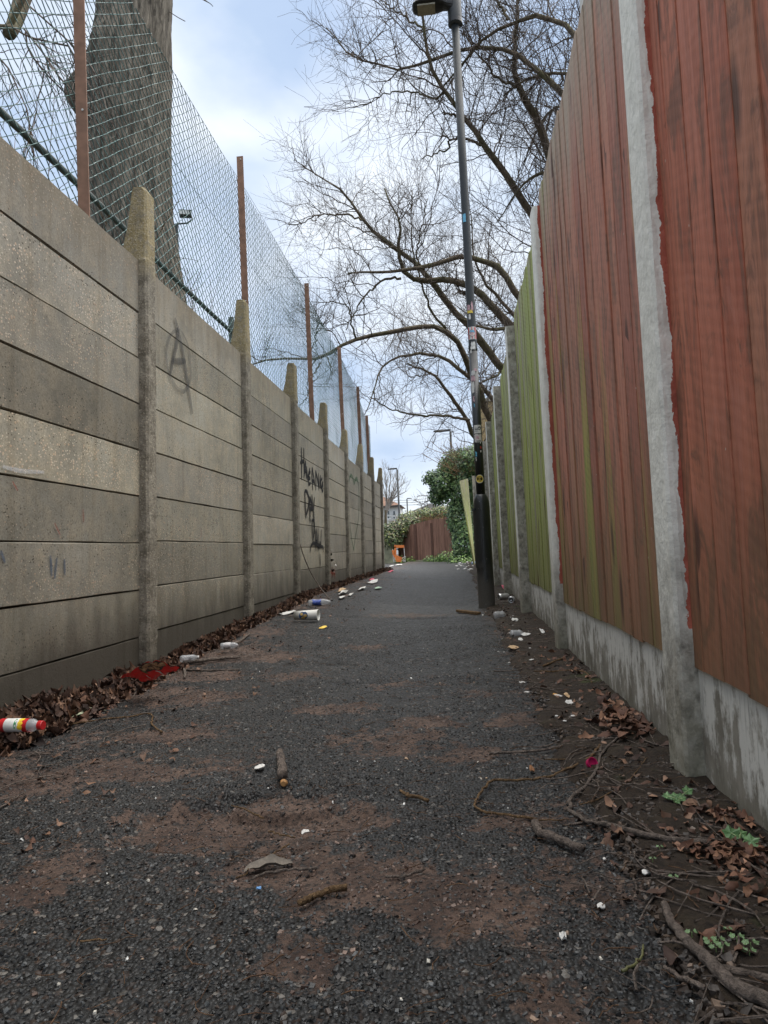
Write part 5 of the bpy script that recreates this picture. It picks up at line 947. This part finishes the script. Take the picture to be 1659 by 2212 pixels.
for i in range(nb):
    t0, t1 = i/nb, (i+1)/nb+.002; p0 = A0+(A1-A0)*t0; p1 = A0+(A1-A0)*t1; zt = np.interp(t0, [0, .1, .3, .6, 1], [1.15, 1.42, 1.52, 1.62, 1.66])+random.uniform(-.02, .02); o_ = random.uniform(-.008, .008)
    V = [(p0[0], p0[1]+o_, .02), (p1[0], p1[1]+o_, .02), (p1[0], p1[1]+.03+o_, .02), (p0[0], p0[1]+.03+o_, .02)]; V += [(a, b, zt) for a, b, _ in V]; m.add(V, [[3, 2, 1, 0], [4, 5, 6, 7], [0, 1, 5, 4], [1, 2, 6, 5], [2, 3, 7, 6], [3, 0, 4, 7]], (random.random(), .0, random.uniform(.55, 1)))
m.build('boards', m_bark('brown_boards', (.17, .085, .06), (.36, .20, .14), .05, 20), fb)
for t0 in (.02, .33, .62, .98):
    p0 = A0+(A1-A0)*t0; m = MB(); m.box((p0[0]-.05, p0[1]-.05, 0), (p0[0]+.03, p0[1]-.012, 1.5)); m.build('post', plain('brown_post', (.13, .065, .045), .8), fb)
# stained pillar wall, ivy mound and hedge
pl = thing('rendered_wall', 'pale stained rendered wall stub beyond the end of the concrete wall', 'wall', (-2.8, 27, 0)); a, b = PY(826, 1213, 26.6), PY(850, 1213, 26.6); m = MB(); m.box((a[0]-2.5, 26.6, -.02), (b[0], 26.85, .95)); m.build('wall_body', plain('stained_render', (.30, .30, .20), .9, var=.45, scale=3), pl); m = MB(); m.box((a[0]-2.52, 26.57, .95), (b[0]+.03, 26.88, 1.02)); m.build('coping', plain('stained_coping', (.24, .24, .17), .9), pl)
mo = thing('ivy_mound', 'mound of mixed ivy and brambles spilling over the far left wall', 'bush', (-2.3, 27, 0)); m = MB(); MIX = np.array([(.055, .085, .030), (.10, .14, .05), (.15, .16, .08), (.18, .14, .09), (.04, .06, .025), (.20, .22, .06)])
blob(m, 7000, [(-2.6, 27, 1.15, .5, .4, .42), (-2.2, 27.1, 1.35, .5, .4, .32), (-2.45, 26.8, .95, .42, .35, .35), (-1.75, 27.3, 1.6, .4, .4, .22), (-3.2, 27.3, 1.2, .6, .4, .4)], .09, MIX); m.build('foliage', GREEN, mo)
hg = thing('scrubby_hedge', 'scrubby olive hedge growing above the brown far fence', 'hedge', (-1., 28, 0)); m = MB(); blob(m, 8000, [(-1.75, 28.3, 1.72, .5, .5, .34), (-1.1, 28.3, 1.85, .6, .5, .28), (-.4, 28.2, 1.95, .55, .5, .28), (-2.4, 28.4, 1.35, .4, .5, .28)], .07, MIX*1.4); m.build('foliage', GREEN, hg)
m = MB(); n = 160; P = np.zeros((n, 6, 3)); s = np.linspace(0, 1, 6)
for i in range(n): P[i] = np.stack([rng.uniform(-2.2, -.1)+rng.normal(0, .3)*s, np.full(6, rng.uniform(27, 28)), rng.uniform(1.3, 1.65)+rng.uniform(.1, .7)*s-.3*s*s], 1)
m.tubes(P, np.full((n, 6), .010), 3); m.build('stems', DRY, hg)
gw = thing('ground_weeds', 'bright green weeds at the foot of the brown fence', 'plant', (-.5, 25, .05)); m = MB(); blob(m, 2200, [(-.7, 25.2, .12, .5, .2, .14), (-.2, 24.6, .2, .5, .4, .2), (-1.9, 26.3, .12, .4, .1, .12), (.1, 22.5, .12, .35, 1.2, .12)], .07, np.array([(.14, .24, .05), (.20, .30, .07), (.07, .11, .04)])); m.build('foliage', GREEN, gw)
ks = MB(); p0, p1 = PY(900, 1210, 26.), PY(945, 1210, 25.6); ks.box((p0[0], 25.6, .0), (p1[0], 25.8, .17), (1, 1, 1)); o = ks.build('kerb_stone', plain('mossy_stone', (.24, .23, .15), .9)); o['label'] = 'low mossy stone edging in front of the brown fence'; o['category'] = 'kerb'
# leaning green fence panel and more boards
lp = thing('leaning_fence_panel', 'loose algae-green fence panel leaning into the alley before the ivy', 'fence panel', (.5, 19, 0)); m = MB(); top, bt = PY(997, 1045, 19.), PY(1026, 1212, 19.)
for i in range(7):
    y0 = 18.6+i*.24; x_ = .42+i*.006; dx = -.26+i*.03; V = [(x_, y0, .05), (x_+.02, y0+.25, .05), (x_+.05, y0+.25, .05), (x_+.03, y0, .05)]; V += [(a+dx, b, 2.3+i*.03) for a, b, _ in V]; m.add(V, [[3, 2, 1, 0], [4, 5, 6, 7], [0, 1, 5, 4], [1, 2, 6, 5], [2, 3, 7, 6], [3, 0, 4, 7]], (random.random(), .72, 0))
m.build('boards', BOARD, lp); m = MB(); m.box((.50, 18.55, 0), (.58, 18.63, 2.4), (.5, .1, 0)); m.build('post', BOARD, lp)
# orange barrier
ob = thing('broken_folding_barrier', 'broken orange fabric folding barrier propped by the far left wall', 'barrier', PY(857, 1212, 26)); OR = plain('orange_fabric', (.78, .22, .05), .6, var=.15, scale=8); WT = plain('white_tube', (.62, .60, .56), .5)
g8 = lambda x, y: PY(796.3+x*.16, 1061.7+y*.16, 26.)
def strip(pts, w, th=.02):
    m = MB()
    for a, b in zip(pts[:-1], pts[1:]):
        a, b = g8(*a), g8(*b); d = b-a; nn = np.array([-d[2], 0, d[0]]); nn = nn/np.linalg.norm(nn)*w*.5; V = [a-nn, a+nn, b+nn, b-nn]; V = [v+[0, -th/2, 0] for v in V]+[v+[0, th/2, 0] for v in V]; m.add(V, [[0, 1, 2, 3], [7, 6, 5, 4], [0, 4, 5, 1], [1, 5, 6, 2], [2, 6, 7, 3], [3, 7, 4, 0]])
    return m
strip([(345, 742), (480, 742)], .10).build('cross_bar', OR, ob); strip([(360, 745), (362, 850)], .07).build('strap', OR, ob); strip([(330, 790), (345, 860), (400, 900)], .10).build('strap', OR, ob)
m = MB(); V = [g8(345, 850), g8(455, 890), g8(440, 950), g8(375, 952)]; V = [v+[0, -.06, 0] for v in V]+[v+[0, -.02, 0] for v in V]; m.add(V, [[0, 1, 2, 3], [7, 6, 5, 4], [0, 4, 5, 1], [1, 5, 6, 2], [2, 6, 7, 3], [3, 7, 4, 0]]); m.build('fabric_sheet', OR, ob)
for pts in ([(475, 745), (492, 940)], [(322, 780), (338, 955)], [(335, 930), (500, 880)], [(440, 890), (495, 950)], [(350, 900), (480, 945)]):
    m = MB(); m.tube([g8(*q)+[0, .03, 0] for q in pts], .014, 6); m.build('tube', WT, ob)
# house
hs = thing('white_house', 'white rendered house with a brown tiled roof beyond the far left corner', 'house', (-11, 110, 0)); Dh = 110.; g = lambda x, y, d=Dh: PY(796.3+x*.16, 1061.7+y*.16, d)
e = g(400, 190); xr = e[0]; ez = e[2]; xl = xr-14; HW = plain('white_render', (.70, .70, .68), .9, var=.06, scale=.5); m = MB(); m.box((xl, Dh, -.1), (xr, Dh+9, ez)); m.build('wall', HW, hs)
m = MB(); ov = g(445, 195)[0]; rz = g(160, 105)[2]; V = [(xl-.6, Dh-.6, ez), (ov, Dh-.6, ez), (ov, Dh+9.6, ez), (xl-.6, Dh+9.6, ez), (xl+3, Dh+4.5, ez+2.9), (xr-4.6, Dh+4.5, ez+2.9)]; m.add(V, [[0, 1, 5, 4], [1, 2, 5], [2, 3, 4, 5], [3, 0, 4], [3, 2, 1, 0]]); rfm = m.build('roof', plain('brown_tiles', (.24, .13, .085), .85, var=.3, scale=2), hs); m = MB(); m.box((xl-.6, Dh-.66, ez-.25), (ov, Dh-.60, ez+.02)); m.build('gutter', plain('dark_gutter', (.05, .045, .04), .6), rfm)
for x0, y0, y1 in ((190, 255, 300), (268, 262, 306), (345, 266, 310), (268, 318, 360), (345, 318, 360), (190, 318, 360)):
    a, b = g(x0-12, y0), g(x0+12, y1); m = MB(); m.box((a[0]-.12, Dh-.06, b[2]-.1), (b[0]+.12, Dh-.01, a[2]+.1)); wn = m.build('window', plain('window_frame', (.75, .75, .73), .6), hs); m = MB(); m.box((a[0], Dh-.09, b[2]), (b[0], Dh-.062, a[2])); m.build('pane', plain('window_glass', (.10, .12, .13), .15), wn)
    m = MB(); m.box((a[0]-.3, Dh-.14, b[2]-.35), (b[0]+.3, Dh-.061, b[2]-.11)); m.build('sill', HW, wn)
gh = thing('grey_roofed_house', 'low house with a plain grey pitched roof beyond the hedge', 'house', (-4, 70, 0)); D2 = 70.; a, b, c_ = g(560, 275, D2), g(830, 160, D2), g(1100, 275, D2); m = MB(); m.box((a[0]+.2, D2+.3, -.1), (c_[0]-.2, D2+9, a[2])); m.build('wall', plain('grey_brick', (.30, .27, .23), .9), gh)
m = MB(); V = [(a[0], D2, a[2]), (c_[0], D2, a[2]), (b[0], D2, b[2]), (a[0], D2+10, a[2]), (c_[0], D2+10, a[2]), (b[0], D2+10, b[2])]; m.add(V, [[0, 1, 2], [5, 4, 3], [0, 2, 5, 3], [1, 4, 5, 2], [0, 3, 4, 1]]); m.build('roof', plain('grey_slate', (.27, .255, .23), .85, var=.12, scale=1), gh)
bb = thing('yellow_brick_house', 'yellow brick building glimpsed over the fence behind the lamp post', 'house', (2.6, 34, 0)); x0 = PY(1036, 900, 34)[0]; zt = PY(1042, 868, 34)[2]
t = NT('yellow_brick'); br = t.n('ShaderNodeTexBrick'); t.put(t.sc(t.pos, 1, 1, 1, (R(90), 0, 0)), br.inputs['Vector']); br.inputs['Scale'].default_value = 4.4; br.inputs['Color1'].default_value = (.36, .26, .11, 1); br.inputs['Color2'].default_value = (.25, .17, .08, 1); br.inputs['Mortar'].default_value = (.30, .27, .2, 1); t.out(br.outputs[0], .9)
m = MB(); m.box((x0, 34, -.1), (x0+5, 42, zt)); m.build('wall', t.m, bb); m = MB(); m.box((x0-.1, 33.9, zt), (x0+5.1, 42.1, zt+.15)); m.build('coping', plain('stone_coping', (.36, .33, .27), .9), bb)
# far lamps
def far_lamp(label, topu, topv, D, headu, sgn, rp=.06):
    t_ = PY(topu, topv, D); o = thing('street_lamp', label, 'street lamp', (t_[0], D, 0), 'street lamps beyond the alley'); m = MB(); m.tube([(t_[0], D, -.1), (t_[0], D, 1.3), (t_[0], D, 1.4), (t_[0], D, t_[2])], [rp*1.6, rp*1.6, rp, rp*.8], 12); m.build('pole', LAMPG, o, smooth=True)
    h = PY(headu, topv, D); L = h[0]-t_[0]; m = MB(); V = []
    for q, w, zz in ((0, .06, .05), (.25, .1, .05), (.5, .17, .05), (.85, .17, .035), (1., .08, .02)): V += [(t_[0]+L*q, D-w, t_[2]+.02-.0*q), (t_[0]+L*q, D+w, t_[2]+.02), (t_[0]+L*q, D+w*.8, t_[2]+.02+zz*1.6), (t_[0]+L*q, D-w*.8, t_[2]+.02+zz*1.6)]
    f = [[a*4+b, a*4+(b+1) % 4, (a+1)*4+(b+1) % 4, (a+1)*4+b] for a in range(4) for b in range(4)]+[[0, 1, 2, 3][::-1], [16, 17, 18, 19]]; m.add(V, f); m.build('lantern', DARK, o)
far_lamp('dark street lamp with flat head rising above the ivy bush', 973, 932, 32, 936, -1); far_lamp('dark street lamp standing in front of the white house', 858, 1014, 46, 838, -1, .07); far_lamp('small distant street lamp above the hedge with head to the right', 879, 1078, 74, 890, 1, .08)
# floodlight
D = 24.; fl = thing('floodlight_mast', 'twin floodlight on a thin mast seen through the chain-link mesh', 'floodlight', PY(383, 500, D)*[1, 1, 0]); p = PY(381, 484, D); m = MB(); m.tube([(p[0], D, 0), (p[0], D, p[2])], .06, 10); m.build('mast', LAMPG, fl)
q = PY(401, 462, D); m = MB(); m.box((q[0]-.22, D-.12, q[2]-.10), (q[0]+.20, D+.12, q[2]+.10), rot=.3); m.build('lamp_head', LAMPG, fl); m = MB(); m.box((q[0]-.18, D-.16, q[2]-.08), (q[0]+.16, D-.125, q[2]+.06), rot=.3); m.build('lens', plain('lens_grey', (.5, .52, .5), .3), fl); m = MB(); m.tube([p, PY(405, 482, D), PY(416, 474, D), PY(412, 464, D)], .03, 8); m.build('bracket', LAMPG, fl)
# far bare tree and cables
ft = thing('distant_bare_tree', 'faint bare tree standing beyond the white house', 'tree', PY(835, 1100, 60)*[1, 1, 0]); D = 60.; P = []
b = PY(838, 1100, D)
m = MB(); m.tube([(b[0]-.3, D, 0), (b[0]-.3, D, 2.), (b[0]-.2, D, 4)], [.2, .16, .10], 10); m.build('trunk', LIMB, ft)
for u, v in ((832, 1020), (845, 1015), (858, 1030), (872, 1040), (880, 1060), (826, 1040), (866, 1025)):
    P.append(resamp(np.array([[b[0]-.2, D, 3.6], PY(838+(u-838)*.3, 1075, D), PY(u, v, D)]), 12))
P = np.array(P); rr = np.linspace(.07, .015, 12)[None]*np.ones((len(P), 1)); m = MB(); m.tubes(P, rr, 5); A_, a_ = spawn(P, rr, 60, .8, 2., 32, .2, .022, 7, .3); m.tubes(A_, np.maximum(a_, .010), 3); B_, b_ = spawn(A_, a_, 300, .4, 1.1, 35, .2, .012, 6, .3); m.tubes(B_, np.maximum(b_, .008), 3); m.build('crown', plain('pale_twigs', (.26, .23, .20), .9), ft)
ft2 = thing('distant_sapling', 'small bare sapling twisting above the grey roof', 'tree', PY(925, 1100, 40)*[1, 1, 0]); D = 40.; P = np.array([resamp(np.array([PY(*q, D) for q in pts]), 10) for pts in ([(925, 1115), (918, 1090), (905, 1085), (895, 1080)], [(930, 1115), (922, 1085), (925, 1070), (900, 1072)], [(915, 1115), (910, 1090), (925, 1082), (935, 1078)], [(940, 1118), (936, 1090), (950, 1080), (960, 1070)])]); m = MB(); rr = np.full(P.shape[:2], .018); m.tubes(P, rr, 5); A_, a_ = spawn(P, rr, 60, .3, .8, 50, .1, .01, 6); m.tubes(A_, a_, 3); m.build('crown', TWIG, ft2)
b = PY(925, 1112, D); m = MB(); m.tube([(b[0], D, 0), tuple(b)], [.06, .03], 8); m.build('trunk', LIMB, ft2)
for i, (va, vb) in enumerate(((1081, 1073), (1086, 1079), (1091, 1085))):
    m = MB(); n = 14; P = np.array([PY(u, va+(vb-va)*(u-860)/90+2*math.sin((u-860)/90*3.14), 85.) for u in np.linspace(830, 1000, n)]); m.tube(P, .022, 4); o = m.build('overhead_cable', DARK); o['category'] = 'cable'; o['group'] = 'cables above the far roofs'; o['label'] = 'thin overhead cable strung above the distant roofs'
# flyer pinned to fence top
p0, p1 = PX(1276, 18, .53), PX(1262, 62, .53); m = MB(); yy = sorted((p0[1]+.16, p0[1]-.02)); V = [(.533, yy[0], 2.27), (.533, yy[1], 2.22), (.533, yy[1], 2.47), (.533, yy[0], 2.52)]; V = V+[(x-.003, y, z) for x, y, z in V]; m.add(V, [[0, 1, 2, 3], [7, 6, 5, 4], [0, 4, 5, 1], [1, 5, 6, 2], [2, 6, 7, 3], [3, 7, 4, 0]])
fo = thing('torn_notice', 'torn white and red paper notice at the top of the red fence', 'notice', (.53, p0[1], 2.2)); m.build('paper_sheet', PAPER, fo); m = MB(); m.box((.528, yy[0]+.02, 2.26), (.5298, yy[1]-.04, 2.37)); m.build('red_print', SR, fo)
# small creeper climbing the wall beyond the writing
p = PX(692, 1240, WX+.01); cw = thing('wall_creeper', 'wispy dead creeper with pale leaves clinging to the wall beside the writing', 'plant', (WX+.02, p[1], .1)); m = MB(); P = np.array([PX(*g3(x, y), WX+.02) for x, y in ((810, 2030), (795, 1900), (780, 1830), (800, 1770), (820, 1750))]); m.tube(resamp(P, 12), .004, 5); m.build('stem', STICK, cw)
m = MB(); pp = np.array([PX(*g3(x, y), WX+.03) for x, y in ((800, 1740), (795, 1790), (815, 1880), (855, 1945), (820, 2010), (860, 2060))]); leaves(m, pp, np.full(6, .07), np.array([(.4, .4, .36), (.03, .03, .02), (.04, .03, .02), (.55, .52, .48), (.05, .04, .03), (.4, .36, .3)])); m.build('leaf', LEAF, cw)

# ------------------------------------------------------------------ world and light
w = bpy.data.worlds.new('World'); S.world = w; w.use_nodes = True; nt = w.node_tree; N = nt.nodes; K = nt.links.new; bg = N['Background']; N.remove(bg); outw = N['World Output']
sky = N.new('ShaderNodeTexSky'); sky.sky_type = 'NISHITA'; sky.sun_disc = False; EL, AZM = R(70), R(60); sky.sun_elevation = EL; sky.sun_rotation = AZM; sky.air_density = 1.; sky.dust_density = 1.5; sky.ozone_density = 1.5
b1 = N.new('ShaderNodeBackground'); b1.inputs[1].default_value = .06; K(sky.outputs[0], b1.inputs[0])
b2 = N.new('ShaderNodeBackground'); b2.inputs[1].default_value = .40
tc = N.new('ShaderNodeTexCoord'); mp = N.new('ShaderNodeMapping'); mp.inputs['Scale'].default_value = (1, 1, 1.7); mp.inputs['Location'].default_value = (.35, .1, .55); K(tc.outputs['Generated'], mp.inputs[0])
n1 = N.new('ShaderNodeTexNoise'); n1.inputs['Scale'].default_value = 2.1; n1.inputs['Detail'].default_value = 6; n1.inputs['Roughness'].default_value = .5; n1.inputs['Distortion'].default_value = .3; K(mp.outputs[0], n1.inputs[0])
n2 = N.new('ShaderNodeTexNoise'); n2.inputs['Scale'].default_value = 3.6; n2.inputs['Detail'].default_value = 5; K(mp.outputs[0], n2.inputs[0])
cr = N.new('ShaderNodeValToRGB'); cr.color_ramp.elements[0].position = .36; cr.color_ramp.elements[1].position = .54; K(n1.outputs[0], cr.inputs[0]); cr.color_ramp.elements[0].color = (.62, .62, .62, 1)
cc = N.new('ShaderNodeValToRGB'); cc.color_ramp.elements[0].position = .36; cc.color_ramp.elements[0].color = (.44, .55, .72, 1); cc.color_ramp.elements[1].position = .62; cc.color_ramp.elements[1].color = (.74, .80, .88, 1); K(n2.outputs[0], cc.inputs[0]); K(cc.outputs[0], b2.inputs[0])
ms = N.new('ShaderNodeMixShader'); K(cr.outputs[0], ms.inputs[0]); K(b1.outputs[0], ms.inputs[1]); K(b2.outputs[0], ms.inputs[2]); K(ms.outputs[0], outw.inputs[0])
sl = bpy.data.lights.new('sun', 'SUN'); sl.energy = 1.9; sl.angle = R(85); sl.color = (1, .95, .88); so = bpy.data.objects.new('sun', sl); C.objects.link(so)
sd = Vector((math.sin(AZM)*math.cos(EL), math.cos(AZM)*math.cos(EL), math.sin(EL))); so.rotation_euler = sd.to_track_quat('Z', 'Y').to_euler()
S.view_settings.view_transform = 'Standard'; S.view_settings.look = 'None'; S.view_settings.exposure = 1.75; S.view_settings.gamma = 1
S.cycles.max_bounces = 6; S.cycles.transparent_max_bounces = 12
